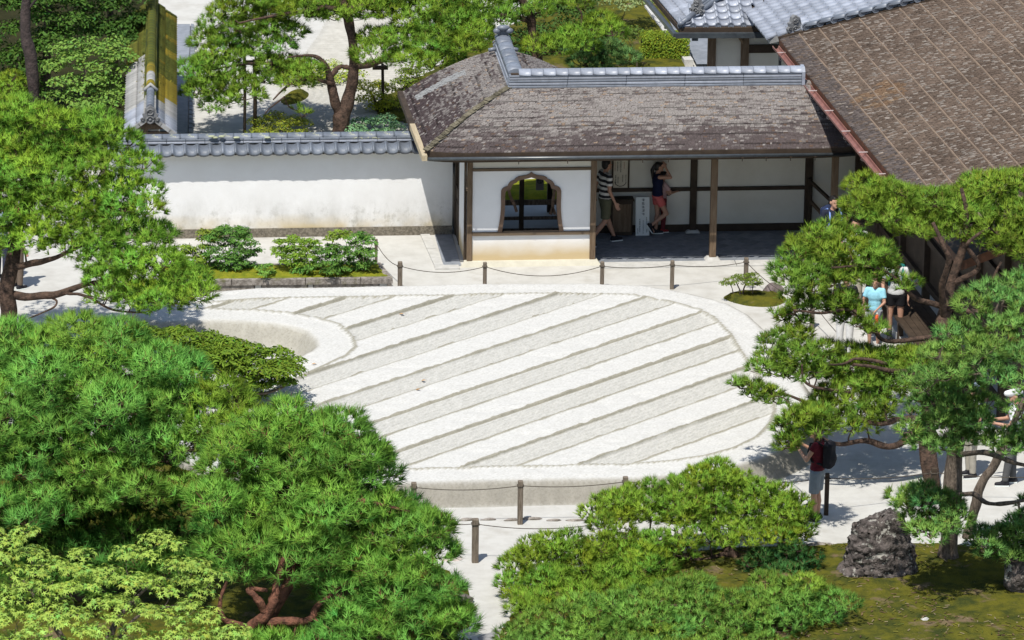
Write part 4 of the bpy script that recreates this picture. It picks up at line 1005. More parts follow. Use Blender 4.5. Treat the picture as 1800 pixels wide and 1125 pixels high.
def rope(a, b, sag, label, r=.0075):
    A = POSTS[a] if isinstance(a, str) else np.array(a); B = POSTS[b] if isinstance(b, str) else np.array(b)
    dv = (B-A); dl = dv/np.linalg.norm(dv)*.05
    pts = [A+(B-A)*t-np.array([0, 0, sag*4*t*(1-t)]) for t in np.linspace(0, 1, 15)]
    mb = MB(); mb.tube(pts, r, 5); o = mb.build('rope', M['rope'], at=(A+B)/2); prop(o, label, 'rope', 'ropes slung between the fence posts')
rope('bed', 'a', .10, 'rope sagging from the peony bed corner to its front post')
rope('a', 'b', .12, 'rope hanging between the bed post and the window wall post')
rope('b', 'c', .19, 'deeply sagging rope before the cusped window')
rope('c', 'd', .05, 'nearly taut rope left of the stone-footed column')
rope('d', 'e', .06, 'rope running to the post behind the small shrub')
rope('e', 'f', .15, 'rope from the corded post into the right pine boughs')
rope('f', POSTS['f']+np.array([.9, -4.5, 0]), .22, 'rope passing beneath the right pine beside the visitors')
rope('i', 'g', .06, 'rope across the grey slope from the bushy pine to the tall post')
rope('g', 'j', .05, 'rope across the grey slope behind the low pine')
rope('j', 'k', .10, 'rope from the low pine to the person in maroon')
rope('k', 'l', .05, 'rope over the shaded gravel towards the grey trunk')
rope('l', POSTS['l']+np.array([2.6, -.2, 0]), .08, 'rope behind the grey trunk at the garden edge')
rope('h', POSTS['h']+np.array([-2.0, .5, 0]), .08, 'rope entering the bushy pine from the thick grey post')
rope('h', POSTS['h']+np.array([2.2, .1, -.05]), .10, 'rope leaving the thick grey post towards the low pine')
# bamboo and timber props behind the wall
for px, bs, tp, w_, lb, cb in ((430, 236, 95, .065, 'pale tall prop post behind the wall under the left boughs', None), (448, 238, 105, .085, 'dark prop post with crossbar under the back pine left bough', (430, 460, 110)), (672, 197, 112, .065, 'dark prop post under the right bough of the back pine', (655, 682, 119)),
                             (720, 236, 190, .05, 'short post beside the gatehouse roof corner behind the wall', None)):
    b = G(px, bs); t = W(px, tp, b[1]); o = thing('branch_prop', lb, 'prop', (b[0], b[1], 0))
    mb = MB(); mb.tube([(b[0], b[1], 0), (b[0]+.01, b[1], t[2]/2), (b[0], b[1], t[2])], w_/2, 7); mb.build('pole', M['greybark'] if px in (430, 720) else M['darkwood'], o)
    if cb:
        p, q = W(cb[0], cb[2], b[1]-.03), W(cb[1], cb[2], b[1]-.03); mb = MB(); mb.tube([p, q], .05, 7); mb.build('crossbar', M['darkwood'], o)
        mb = MB(); mb.tube([(b[0]-.05, b[1]-.05, t[2]-.05), (b[0]+.05, b[1]-.06, t[2]-.02), (b[0]+.05, b[1]+.05, t[2]-.06)], .02, 5); mb.build('binding', M['rope'], o)

# ================================================================== peony bed
bed = thing('stone_bed', 'low raised bed edged with mossy granite kerbs in front of the plaster wall', 'planter', (-3.2, -.9, 0))
BZ = .245
fl, fr, br_, bl_ = G(285, 515)[:2], G(690, 511)[:2], G(668, 481)[:2], G(285, 489)[:2]
fl = np.array([G(285, 494, BZ)[0], G(690, 488.5, BZ)[1]+.02]); fr = G(691, 489, BZ)[:2]; br_ = G(669, 460, BZ)[:2]; bl_ = np.array([fl[0], br_[1]+.04])
def kerb(a, b, w_, nm, z0, z1, m=M['granite'], inset=0.0):
    a, b = np.array(a), np.array(b); d = (b-a)/np.linalg.norm(b-a); n_ = np.array([-d[1], d[0]])
    A, B = a+n_*inset+d*.004, b+n_*inset-d*.004
    mb = MB(); mb.hexa([(*A, z0), (*B, z0), (*(B+n_*w_), z0), (*(A+n_*w_), z0), (*(A+n_*.006+d*.006), z1), (*(B+n_*.006-d*.006), z1), (*(B+n_*(w_-.006)), z1), (*(A+n_*(w_-.006)), z1)]); mb.build(nm, m, bed)
def along(a, b, t): return np.array(a)+(np.array(b)-np.array(a))*t
for t0, t1 in ((0, .30), (.30, .62), (.62, .86), (.86, 1)): kerb(along(fl, fr, t0), along(fl, fr, t1), .13, 'coping_stone', BZ-.105, BZ-.006*random.random())
for t0, t1 in ((0, .40), (.40, .43), (.43, .63), (.63, .655), (.655, .94), (.94, .985)): kerb(along(fl, fr, t0), along(fl, fr, t1), .10, 'side_stone', -.02, BZ-.108, M['granite'] if t1-t0 > .1 else M['stone'], .025)
kerb(fr, br_, .12, 'coping_stone', BZ-.105, BZ-.008); kerb(fr, br_, .09, 'side_stone', -.02, BZ-.108, M['granite'], .02)
for t0, t1 in ((0, .35), (.35, .7), (.7, 1)): kerb(along(br_, bl_, t0), along(br_, bl_, t1), .11, 'coping_stone', -.02, BZ-.004-.006*random.random())
cen = (fl+fr+br_+bl_)/4; inner = np.array([fl, fr, br_, bl_]); inner = cen+(inner-cen)*np.array([.985, .86])
sheet('moss_bed', inner, .05, lambda p, d: BZ-.03+.05*np.clip(d/.3, 0, 1)+.03*fbm(p*5, 4, 2), M['mossbed'], kind=None, parent=bed)

# ================================================================== rocks
def rock(name, label, c, r, seed, m, n=26, squash=.55, tilt=0.0, jag=.5, foot=-.06, parent=None):
    """a faceted garden stone; c is the middle of its foot"""
    bm = bmesh.new(); bmesh.ops.create_icosphere(bm, subdivisions=4, radius=1)
    V = np.array([v.co[:] for v in bm.verts]); rs = np.random.default_rng(seed)
    for k in range(n):            # cut it with planes
        nn_ = rs.normal(size=3); nn_ /= np.linalg.norm(nn_); dd = rs.uniform(.55, .9); s_ = V@nn_-dd; V = V-np.outer(np.clip(s_, 0, None), nn_)*.92
    q = fbm(V*2.2+seed, seed, 4)-.5; q2 = fbm(V*7+seed, seed+3, 3)-.5
    V = V*(1+jag*.35*q+jag*.28*q2)[:, None]
    V = V*np.array(r); V[:, 0] += tilt*V[:, 2]
    V[:, 2] -= V[:, 2].min()*squash/.55 if squash == .55 else V[:, 2].min()*squash
    V += np.array([c[0], c[1], foot])
    for v, p in zip(bm.verts, V): v.co = p
    me = bpy.data.meshes.new(name)
    off = np.array([c[0], c[1], 0]); 
    for v in bm.verts: v.co -= Vector(off)
    bm.to_mesh(me); bm.free(); me.materials.append(m)
    o = bpy.data.objects.new(name, me); COL.objects.link(o); o.location = Vector(off); LOC[o] = off
    return prop(o, label, 'rock')
g = G(1541, 1028); big = np.array([G(1541, 1012)[0], g[1]+.30, 0])
bm = None
def standing_stone(c, label):
    prf = [(0.0, .60, .36), (.10, .585, .36), (.25, .54, .33), (.45, .50, .30), (.62, .455, .27), (.80, .40, .25), (.95, .34, .23), (1.04, .29, .19), (1.075, .19, .12), (1.085, .05, .03)]
    V, F = [], []; n = 64; zs = np.linspace(0, 1.085, 60); rx = np.interp(zs, [p[0] for p in prf], [p[1] for p in prf]); ry = np.interp(zs, [p[0] for p in prf], [p[2] for p in prf])
    for z, a, b in zip(zs, rx, ry):
        for j in range(n):
            t = 2*math.pi*j/n; cx, sx = math.cos(t), math.sin(t); e = 1/(abs(cx)**3.2+abs(sx)**3.2)**(1/3.2); V.append((a*e*cx, b*e*sx, z))
    V = np.array(V); 
    V[:, 0] += np.where(V[:, 0] < 0, -.10*np.clip(.35-V[:, 2], 0, 1)/.35, .02) + .02*(V[:, 2])
    V[:, 2] += np.where(V[:, 2] > .9, -.10*np.clip((np.abs(V[:, 0]-.04)-.18)/.2, 0, 1)+.06*np.sin(V[:, 0]*9), 0)
    q = fbm(V*np.array([3.4, 3.4, 2.0]), 61, 3)-.5; q2 = np.abs(fbm(V*np.array([8, 8, 4.5])+V[:, [2, 0, 1]]*1.5, 62, 3)-.5); q3 = fbm(V*np.array([24, 24, 15])+V[:, [1, 2, 0]]*4, 63, 2)-.5
    dirv = V*np.array([1, 1, .15]); dirv /= (np.linalg.norm(dirv, axis=1)+1e-6)[:, None]
    V = V+dirv*(.20*q-.36*q2+.09*q3+.045)[:, None]
    F = [(i*n+j, i*n+(j+1) % n, (i+1)*n+(j+1) % n, (i+1)*n+j) for i in range(59) for j in range(n)]
    me = raw_mesh('standing_stone', V, quads=F, mats=[M['rock']], smooth=False)
    o = link('standing_stone', me, None, loc=np.array(c)+np.array([0, 0, -.03])); return prop(o, label, 'rock')
standing_stone(big, 'large craggy standing stone with pale lichen on the moss near the grey trunk')
c = G(1800, 1060); rock('mossy_rock', 'dark mossy boulder in shade at the edge of the moss ground', (c[0]-.02, c[1]+.3, 0), (.40, .36, .52), 5, M['rock'])
c = G(1478, 1118); rock('flat_rock', 'low split stone lying on the moss below the blue-green pine', (c[0], c[1]+.05, 0), (.36, .2, .13), 8, M['rock_pur'])
c = G(1625, 1102); rock('small_stone', 'small pale stone half sunk in the moss', (c[0], c[1], .0), (.12, .10, .13), 12, M['stone'])
c = G(1665, 975); rock('flat_rock', 'pale stone edging at the back of the moss by the grey trunk', (c[0], c[1]+.12, 0), (.30, .12, .12), 14, M['stone'])
c = G(1455, 972); rock('flat_rock', 'long low mossy edging stone left of the standing stone', (c[0]-.1, c[1]+.12, 0), (.46, .14, .14), 16, M['granite'])
c = G(1358, 519); rock('purple_rock', 'squat purplish rock on the moss island beside the clipped shrub', (c[0], c[1]+.12, 0), (.25, .16, .15), 21, M['rock_pur'], jag=.3)
c = G(815, 1106); rock('mossy_rock', 'round stone with a yellow moss cap under the bushy pine', (c[0]-.02, c[1]+.10, .02), (.20, .16, .17), 23, M.setdefault('mossrock', mat('mossy_rock', (.26, .24, .21), (.12, .11, .1), 7, .95, .8, 18, third=(.20, .16, .03), tscale=3.0, tlo=.42, thi=.5, spec=.1)))
c = G(822, 1058); rock('edge_rock', 'rough purple edging stone at the foot of the bushy pine', (c[0]-.08, c[1], 0), (.24, .3, .10), 27, M['rock_pur'])
c = G(805, 985); rock('flat_rock', 'flat pale pinkish stone on the gravel beside the thick post', (c[0]-.12, c[1]+.05, -.02), (.22, .12, .05), 28, M.setdefault('pinkstone', mat('pink_stone', (.52, .43, .38), (.42, .36, .32), 8, .9, .3, 40)))
c = G(862, 1118); rock('stepping_stone', 'flat dark grey stepping stone on the gravel at the near end of the path', (c[0], c[1]-.1, -.03), (.36, .30, .055), 31, M['concrete'], jag=.25)
for k in range(13):       # thin stones edging the gravel below the sand garden
    t = k/13; p = G(705+t*500, 914+rng.uniform(-1.5, 1.5)); o = rock('edging_stone', 'thin weathered stone in the line edging the gravel below the sand slope', (p[0], p[1], 0), (.20*rng.uniform(.7, 1.15), .05, .035), 40+k, M['granite'], jag=.4, foot=-.02)
    o['group'] = 'edging stones below the sand garden'
for px, py in ((706, 553), (735, 686), (552, 641), (745, 670)):
    c = G(px, py, ZP); mb = MB(); mb.add([(-.05, 0, .008), (-.015, -.022, .02), (.03, -.018, .024), (.055, .004, .014), (.02, .024, .02), (-.02, .018, .022), (0, 0, .034)], [(0, 1, 6), (1, 2, 6), (2, 3, 6), (3, 4, 6), (4, 5, 6), (5, 0, 6)])
    o = bpy.data.objects.new('fallen_leaf', mb.mesh('fallen_leaf', [M.setdefault('dryleaf', mat('dry_leaf', (.42, .24, .10), (.3, .17, .07), 20, .8))])); COL.objects.link(o); o.location = (c[0], c[1], ZP+.0); LOC[o] = c
    prop(o, {706: 'dry brown leaf on the raked band near the back border', 735: 'dry brown leaf on a smooth stripe near the bushy pine', 552: 'dry leaf on the curved sand rim by the broadleaf shrub', 745: 'tiny dry leaf on the middle stripe of the sand'}[px], 'leaf')

# moss island with its shrub
isl2 = smooth_poly(gp([(1268, 524), (1280, 516), (1310, 512), (1345, 512), (1378, 518), (1385, 530), (1362, 540), (1320, 540), (1288, 533)]), 4)
sheet('shrub_island', isl2, .035, mound(.07, .2, 15, .04), M['moss'])

# ================================================================== people
def cap(mb, a, b, ra, rb, n=10, flat=False, m=0):
    a, b = Vector(a), Vector(b); d = (b-a); L_ = d.length; d = d/L_ if L_ > 1e-6 else Vector((0, 0, 1))
    pts, rad = [], []
    if flat: pts, rad = [a, a+(b-a)*.5, b], [ra, (ra+rb)/2, rb]
    else:
        for t in (1, .8, .45): pts.append(a-d*ra*t); rad.append(max(.001, ra*math.sqrt(max(0, 1-t*t))+.0008))
        pts += [a, b]; rad += [ra, rb]
        for t in (.45, .8, 1): pts.append(b+d*rb*t); rad.append(max(.001, rb*math.sqrt(max(0, 1-t*t))+.0008))
    mb.tube(pts, rad, n, m)
def remesh(mb, vox, name, mats, it=2):
    me = mb.mesh(name, mats); o = bpy.data.objects.new('tmp', me); COL.objects.link(o)
    md = o.modifiers.new('r', 'REMESH'); md.mode = 'VOXEL'; md.voxel_size = vox; md.use_smooth_shade = True
    bpy.context.view_layer.update(); dg = bpy.context.evaluated_depsgraph_get()
    out = bpy.data.meshes.new_from_object(o.evaluated_get(dg)); bpy.data.objects.remove(o); bpy.data.meshes.remove(me)
    bm = bmesh.new(); bm.from_mesh(out)
    for _ in range(it): bmesh.ops.smooth_vert(bm, verts=bm.verts, factor=.5, use_axis_x=True, use_axis_y=True, use_axis_z=True)
    for f in bm.faces: f.smooth = True
    bm.to_mesh(out); bm.free(); out.name = name
    if not out.materials:
        for q in mats: out.materials.append(q)
    return out
def cloth(name, col, rough=.85): return mat(name, col, tuple(c*.82 for c in col), 9, rough, .3, 60, spec=.15)
skin = mat('skin', (.44, .25, .17), (.40, .22, .15), 8, .55, spec=.35)
hairm = {'black': mat('black_hair', (.012, .010, .009), None, rough=.45), 'brown': mat('brown_hair', (.10, .055, .03), (.06, .03, .018), 20, .5), 'grey': mat('grey_hair', (.3, .29, .28), None, rough=.6)}
eyem = mat('eye', (.02, .015, .012), None, rough=.2)
def striped():
    m = bpy.data.materials.new('striped_jersey'); m.use_nodes = True; n = m.node_tree; N = n.nodes; L = n.links; b = N['Principled BSDF']; b.inputs['Roughness'].default_value = .85
    tc = N.new('ShaderNodeTexCoord'); sp = N.new('ShaderNodeSeparateXYZ'); L.new(tc.outputs['Object'], sp.inputs[0])
    a = N.new('ShaderNodeMath'); a.operation = 'MULTIPLY'; a.inputs[1].default_value = 1/.107; L.new(sp.outputs[2], a.inputs[0])
    f = N.new('ShaderNodeMath'); f.operation = 'FRACT'; L.new(a.outputs[0], f.inputs[0]); g_ = N.new('ShaderNodeMath'); g_.operation = 'GREATER_THAN'; g_.inputs[1].default_value = .5; L.new(f.outputs[0], g_.inputs[0])
    x = N.new('ShaderNodeMix'); x.data_type = 'RGBA'; L.new(g_.outputs[0], x.inputs[0]); x.inputs[6].default_value = (.012, .012, .016, 1); x.inputs[7].default_value = (.66, .64, .60, 1); L.new(x.outputs[2], b.inputs['Base Color']); return m
def person(label, loc, yaw, H, shirt, bottom, hair='black', pose=None, legs='shorts', sleeve=.45, cvox=.017, shoes=None, z0=0.0, extra=None, fem=False, pony=False, longhair=False, hat=None, pack=None, socks=None, strap=None, vox=.0155):
    J = dict(pel=(0, 0, .94), che=(0, 0, 1.27), nek=(0, -.01, 1.45), hed=(0, .03, 1.595), sl=(-.18, 0, 1.405), sr=(.18, 0, 1.405), el=(-.235, -.03, 1.13), er=(.235, -.03, 1.13), wl=(-.235, .05, .89), wr=(.235, .05, .89),
             hl=(-.09, 0, .90), hr=(.09, 0, .90), kl=(-.10, .02, .49), kr=(.10, .02, .49), al=(-.10, 0, .08), ar=(.10, 0, .08), tl=None, tr=None, look=0.0, fl=0.0, fr=0.0)
    if pose: J.update(pose)
    if fem: J['sl'] = (J['sl'][0]*.9, *J['sl'][1:]); J['sr'] = (J['sr'][0]*.9, *J['sr'][1:])
    V3 = lambda k: Vector(J[k]); s = H/1.72
    root = thing('person', label, 'person', (loc[0], loc[1], z0))
    rotm = Matrix.Rotation(yaw, 4, 'Z') @ Matrix.Scale(s, 4)
    def put(name, me, mats=None):
        me.transform(rotm); o = bpy.data.objects.new(name, me); COL.objects.link(o); o.parent = root; LOC[o] = LOC[root]; return o
    hm = Matrix.Rotation(J['look'], 3, 'Z'); hc = V3('hed')
    # body
    b = MB(); pel, che, nek = V3('pel'), V3('che'), V3('nek')
    b.ell(pel, (.155, .105, .13)); b.ell(pel.lerp(che, .45), (.135, .095, .17)); b.ell(che, (.165, .11, .19)); cap(b, V3('sl')*.72+nek*.28-Vector((0, 0, .02)), V3('sr')*.72+nek*.28-Vector((0, 0, .02)), .062, .062)
    cap(b, nek-Vector((0, 0, .06)), hc-Vector((0, .01, .05)), .056, .05)
    b.ell(hc+hm @ Vector((0, -.008, .025)), (.074, .094, .098)); b.ell(hc+hm @ Vector((0, .035, -.045)), (.055, .052, .062)); b.ell(hc+hm @ Vector((0, .083, -.085)), (.028, .022, .022))
    cap(b, hc+hm @ Vector((0, .088, .02)), hc+hm @ Vector((0, .108, -.018)), .010, .016); cap(b, hc+hm @ Vector((-.018, .085, -.052)), hc+hm @ Vector((.018, .085, -.052)), .009, .009)
    for q in (-1, 1): b.ell(hc+hm @ Vector((q*.076, -.008, -.005)), (.012, .024, .034))
    for q, S_, E_, W_ in ((-1, 'sl', 'el', 'wl'), (1, 'sr', 'er', 'wr')):
        a, e, w_ = V3(S_), V3(E_), V3(W_); cap(b, a, e, .050, .038); cap(b, e, w_, .039, .026)
        d = (w_-e).normalized(); side = Vector((0, 1, 0)) if abs(d.y) < .8 else Vector((0, 0, 1)); side = (side-d*side.dot(d)).normalized(); nrm_ = d.cross(side)*q
        pc = w_+d*.05; cap(b, pc-d*.02-side*.014, pc+d*.03-side*.014, .021, .019); cap(b, pc-d*.02+side*.016, pc+d*.03+side*.016, .021, .019)
        for i, (o_, ln) in enumerate(((-.033, .056), (-.011, .070), (.012, .076), (.034, .066))):
            k0 = pc+d*.045+side*o_; k1 = k0+d*ln*.55+nrm_*ln*.12; k2 = k1+d*ln*.45+nrm_*ln*.32; cap(b, k0-d*.02, k1, .0105, .0100, 6); cap(b, k1, k2, .0100, .0090, 6)
        t0 = pc+side*.028-d*.02; cap(b, t0, t0+side*.030+d*.028, .012, .010, 6); cap(b, t0+side*.030+d*.028, t0+side*.034+d*.058+nrm_*.008, .010, .0085, 6)
    for q, h_, k_, a_, f_ in ((-1, 'hl', 'kl', 'al', 'fl'), (1, 'hr', 'kr', 'ar', 'fr')):
        h0, k0, a0_ = V3(h_), V3(k_), V3(a_); cap(b, h0, k0, .085, .054); cap(b, k0, k0.lerp(a0_, .38)-Vector((0, .012, 0)), .052, .056); cap(b, k0.lerp(a0_, .35)-Vector((0, .01, 0)), a0_, .054, .034)
        t_ = J[f_]; fd = Vector((0, math.cos(t_), math.sin(t_))); cap(b, a0_-fd*.03-Vector((0, 0, .035)), a0_+fd*.12-Vector((0, 0, .045)), .034, .030)
    put('body', remesh(b, vox/max(.8, s), 'person_body', [skin], 1))
    # clothes
    c = MB(); r = .018
    c.ell(pel+Vector((0, 0, .03)), (.155+r, .108+r, .13)); c.ell(pel.lerp(che, .45), (.140+r, .098+r, .19)); c.ell(che, (.168+r, .113+r, .19)); cap(c, V3('sl')*.80+nek*.2-Vector((0, 0, .015)), V3('sr')*.80+nek*.2-Vector((0, 0, .015)), .068, .068)
    for S_, E_, W_ in (('sl', 'el', 'wl'), ('sr', 'er', 'wr')):
        a, e, w_ = V3(S_), V3(E_), V3(W_)
        if sleeve > 0: cap(c, a, a, .064, .064); cap(c, a, a.lerp(e, min(1, sleeve*1.5)), .064, .062, flat=True)
        if sleeve > .9: cap(c, e, e, .052, .052); cap(c, e, w_, .054, .042, flat=True)
    put('shirt', remesh(c, cvox, 'person_shirt', [shirt], 2))
    c = MB(); c.ell(pel-Vector((0, 0, .02)), (.160+.014, .115+.012, .12))
    for h_, k_, a_ in (('hl', 'kl', 'al'), ('hr', 'kr', 'ar')):
        h0, k0, a0_ = V3(h_), V3(k_), V3(a_)
        if legs == 'shorts': cap(c, h0+Vector((0, 0, .03)), h0.lerp(k0, .88), .105, .094, flat=True)
        elif legs == 'short': cap(c, h0+Vector((0, 0, .03)), h0.lerp(k0, .48), .102, .096, flat=True)
        else: cap(c, h0+Vector((0, 0, .03)), k0, .102, .074); cap(c, k0, k0.lerp(a0_, .96), .074, .060, flat=True)
    put('shorts' if legs != 'long' else 'trousers', remesh(c, cvox, 'person_trousers', [bottom], 2))
    sh = shoes or cloth('dark_shoe', (.02, .02, .024), .6)
    for a_, f_ in (('al', 'fl'), ('ar', 'fr')):
        a0_ = V3(a_); t_ = J[f_]; fd = Vector((0, math.cos(t_), math.sin(t_))); up_ = Vector((0, -math.sin(t_), math.cos(t_))); c = MB()
        cap(c, a0_-fd*.045-up_*.03, a0_+fd*.135-up_*.043, .046, .040); cap(c, a0_-fd*.02+up_*.01, a0_+fd*.02-up_*.01, .046, .05)
        o = put('shoe', remesh(c, .012, 'person_shoe', [sh], 1))
        c = MB(); q0, q1 = a0_-fd*.075-up_*.066, a0_+fd*.165-up_*.066; c.bar(q0, q1, .085, .022, up=tuple(up_)); me = c.mesh('sole', [M['signwhite']]); me.transform(rotm); so = bpy.data.objects.new('sole', me); COL.objects.link(so); so.parent = o
        if socks:
            k0 = V3('kl' if a_ == 'al' else 'kr'); c = MB(); cap(c, a0_, a0_.lerp(k0, .38), .041, .055, flat=True); put('sock', c.mesh('sock', [socks]))
    # hair
    c = MB(); H_ = lambda x, y, z: hc+hm @ Vector((x, y, z))
    c.ell(H_(0, -.028, .045), (.084, .094, .090)); c.ell(H_(0, -.055, .0), (.080, .066, .085)); c.ell(H_(0, .035, .092), (.062, .050, .030))
    if pony: cap(c, H_(0, -.11, .05), H_(0, -.165, -.06), .034, .044); cap(c, H_(0, -.165, -.06), H_(0, -.15, -.27), .044, .020)
    if longhair: c.ell(H_(0, -.05, -.10), (.088, .062, .16)); c.ell(H_(.05, -.03, -.09), (.04, .05, .14)); c.ell(H_(-.05, -.03, -.09), (.04, .05, .14))
    put('hair', remesh(c, .012, 'person_hair', [hairm[hair]], 1))
    c = MB(); 
    for q in (-1, 1): c.ell(H_(q*.030, .076, .012), (.010, .008, .007), nu=6, nv=4)
    put('eyes', c.mesh('eyes', [eyem]))
    if hat:
        c = MB(); c.ell(H_(0, -.02, .075), (.098, .112, .075)); cap(c, H_(0, .05, .055), H_(0, .15, .04), .07, .05); me = remesh(c, .012, 'person_hat', [hat], 1); put('cap', me)
    if pack:
        c = MB(); cc_ = che+Vector((0, -.20, -.02)); c.ell(cc_, (.15, .095, .25)); c.ell(cc_+Vector((0, -.03, -.08)), (.135, .10, .17)); c.bbox(cc_.x-.14, cc_.x+.14, cc_.y-.08, cc_.y+.08, cc_.z-.24, cc_.z+.20, .03)
        o = put('backpack', remesh(c, .014, 'person_backpack', [pack], 3))
        for q in (-1, 1):
            c = MB(); c.tube([che+Vector((q*.11, -.12, .14)), che+Vector((q*.115, -.02, .195)), che+Vector((q*.115, .10, .15)), che+Vector((q*.12, .135, 0)), che+Vector((q*.13, .06, -.16)), che+Vector((q*.12, -.12, -.20))], .021, 6); me = c.mesh('strap', [strap or pack]); me.transform(rotm); so = bpy.data.objects.new('strap', me); COL.objects.link(so); so.parent = o
    return root, rotm
def floor(px, py, z=0): p = G(px, py, z); return p[:2]
GATE_Z = .025
person('person in black and white striped shirt and olive shorts walking through the gatehouse passage', floor(1062, 429, GATE_Z), R(-72), 1.72, striped(), cloth('olive_shorts', (.12, .12, .075)), z0=GATE_Z, vox=.0125, cvox=.014,
       pose=dict(kl=(-.09, .10, .49), al=(-.09, .26, .085), kr=(.10, -.04, .49), ar=(.10, -.34, .14), fr=-.5, wr=(.25, .10, .89), er=(.24, -.02, 1.14), el=(-.23, -.10, 1.14), wl=(-.23, -.12, .90), look=R(14)))
person('person with black ponytail, navy sleeveless top and coral shorts, hand raised to the forehead', floor(1154, 413, GATE_Z), R(-84), 1.48, cloth('navy_top', (.012, .016, .045)), cloth('coral_shorts', (.62, .14, .13)), z0=GATE_Z, fem=True, pony=True, vox=.012, cvox=.014, legs='short', sleeve=0,
       pose=dict(er=(.20, .25, 1.40), wr=(.07, .16, 1.60), el=(-.20, .06, 1.15), wl=(-.16, .22, 1.0), kl=(-.08, .03, .49), al=(-.08, .0, .085), kr=(.09, .20, .52), ar=(.09, -.16, .25), fr=-1.0))
p_ = floor(1163, 407, GATE_Z)
person('child in pale pink top with red shoes standing behind the coral shorts', p_, R(-80), 1.22, cloth('pink_top', (.55, .36, .35)), cloth('dark_red_trousers', (.16, .03, .035)), z0=GATE_Z, legs='long', fem=True, shoes=cloth('red_shoe', (.30, .03, .03), .5),
       pose=dict(er=(.20, .20, 1.15), wr=(.10, .40, 1.16), el=(-.20, .18, 1.15), wl=(-.08, .40, 1.16)))
q = W(1172, 341, p_[1]); cm_ = thing('camera', 'small black camera held out by the child in pink', 'camera', (q[0], p_[1], q[2])); mb = MB(); mb.bbox(q[0]-.05, q[0]+.06, p_[1]-.03, p_[1]+.03, q[2]-.03, q[2]+.035, .008); mb.build('body', M['ink'], cm_); mb = MB(); mb.tube([(q[0]+.06, p_[1], q[2]), (q[0]+.09, p_[1], q[2])], .022, 8); mb.build('lens', M['steel'], cm_)
person('person with black hair in dark navy shirt with blue strap by the passage end', floor(1460, 497), R(-160), 1.72, cloth('dark_navy_shirt', (.02, .024, .04)), cloth('charcoal_trousers', (.04, .04, .045)), legs='long', pack=cloth('navy_pack', (.02, .03, .07)), strap=cloth('pale_blue_strap', (.25, .38, .75)))
person('person in a loose white shirt standing half hidden behind the pine boughs', floor(1500, 535), R(160), 1.70, cloth('white_shirt', (.74, .74, .76)), cloth('beige_trousers', (.42, .38, .30)), legs='long', pose=dict(er=(.25, .10, 1.15), wr=(.18, .26, 1.0)))
person('person in dark top and white trousers bending an arm beneath the pine branch', floor(1484, 628), R(150), 1.62, cloth('black_top', (.02, .02, .025)), cloth('white_trousers', (.70, .69, .67)), fem=True, legs='long', sleeve=.35, pose=dict(er=(.27, .08, 1.16), wr=(.20, .26, 1.05)))
cp = floor(1535, 612)
person('child in light blue tee shirt holding a bottle beside the adult in black shorts', cp, R(160), 1.36, cloth('light_blue_tee', (.30, .62, .74)), cloth('grey_shorts', (.30, .31, .34)), hair='brown', pose=dict(er=(.26, .05, 1.15), wr=(.20, .22, 1.0), el=(-.24, .08, 1.15), wl=(-.10, .28, 1.02)))
q = W(1541, 560, cp[1]-.25); bt = thing('water_bottle', 'orange water bottle carried by the child in light blue', 'bottle', (q[0], cp[1]-.25, q[2])); mb = MB(); mb.tube([(q[0], q[1], q[2]-.10), (q[0], q[1], q[2]+.06), (q[0], q[1], q[2]+.08)], [.035, .035, .018], 8); mb.build('body', cloth('orange_plastic', (.75, .13, .05), .4), bt); mb = MB(); mb.tube([(q[0], q[1], q[2]+.08), (q[0], q[1], q[2]+.11)], .018, 8); mb.build('bottle_top', M['signwhite'], bt)
person('person in pale grey tee and black shorts with green backpack straps on the stone slab', floor(1572, 600, .1), R(165), 1.68, cloth('pale_grey_tee', (.58, .58, .57)), cloth('black_shorts', (.012, .012, .014)), hair='brown', legs='short', z0=.1, pack=cloth('teal_pack', (.02, .20, .19)), socks=cloth('dark_sock', (.03, .03, .04)), pose=dict(hed=(0, .06, 1.57), er=(.25, .02, 1.13), wr=(.22, .18, .95)))
pm_ = floor(1434, 916)
person('person with long brown hair in maroon top and grey shorts, dark backpack, raising both hands', pm_, R(62), 1.66, cloth('maroon_top', (.10, .012, .02)), cloth('blue_grey_shorts', (.20, .235, .265)), hair='brown', fem=True, longhair=True, vox=.0115, cvox=.014, legs='shorts', sleeve=.25, pack=cloth('black_pack', (.018, .018, .022)),
       pose=dict(el=(-.24, .12, 1.16), wl=(-.10, .34, 1.32), er=(.24, .12, 1.16), wr=(.10, .34, 1.32), hed=(0, .05, 1.585)))
person('person in white shirt and grey trousers at the garden edge holding a phone', floor(1781, 852), R(85), 1.70, cloth('bright_white_shirt', (.78, .78, .80)), cloth('grey_trousers', (.10, .10, .10)), legs='long', hat=cloth('white_cap', (.75, .75, .75)), pose=dict(el=(-.22, .12, 1.12), wl=(-.12, .36, 1.14), er=(.22, .12, 1.12), wr=(.10, .36, 1.14), kl=(-.09, .1, .49), al=(-.09, .16, .08)))
person('person in white shirt and slate blue hat half hidden behind blue-green boughs', floor(1706, 838), R(100), 1.66, cloth('chalk_shirt', (.72, .72, .74)), cloth('sand_trousers', (.40, .37, .31)), legs='long', hat=cloth('slate_hat', (.16, .19, .25)))
person('person in a red and white checked hat glimpsed through the left pine', floor(31, 507), R(-60), 1.55, cloth('cream_blouse', (.6, .56, .5)), cloth('brown_trousers', (.16, .12, .09)), legs='long', fem=True, hat=cloth('red_check_hat', (.5, .10, .10)))
person('person in a grey-blue shirt at the far edge behind the left pine', floor(3, 492), R(-40), 1.60, cloth('grey_blue_shirt', (.22, .26, .34)), cloth('navy_trousers', (.04, .045, .07)), legs='long', hair='grey')
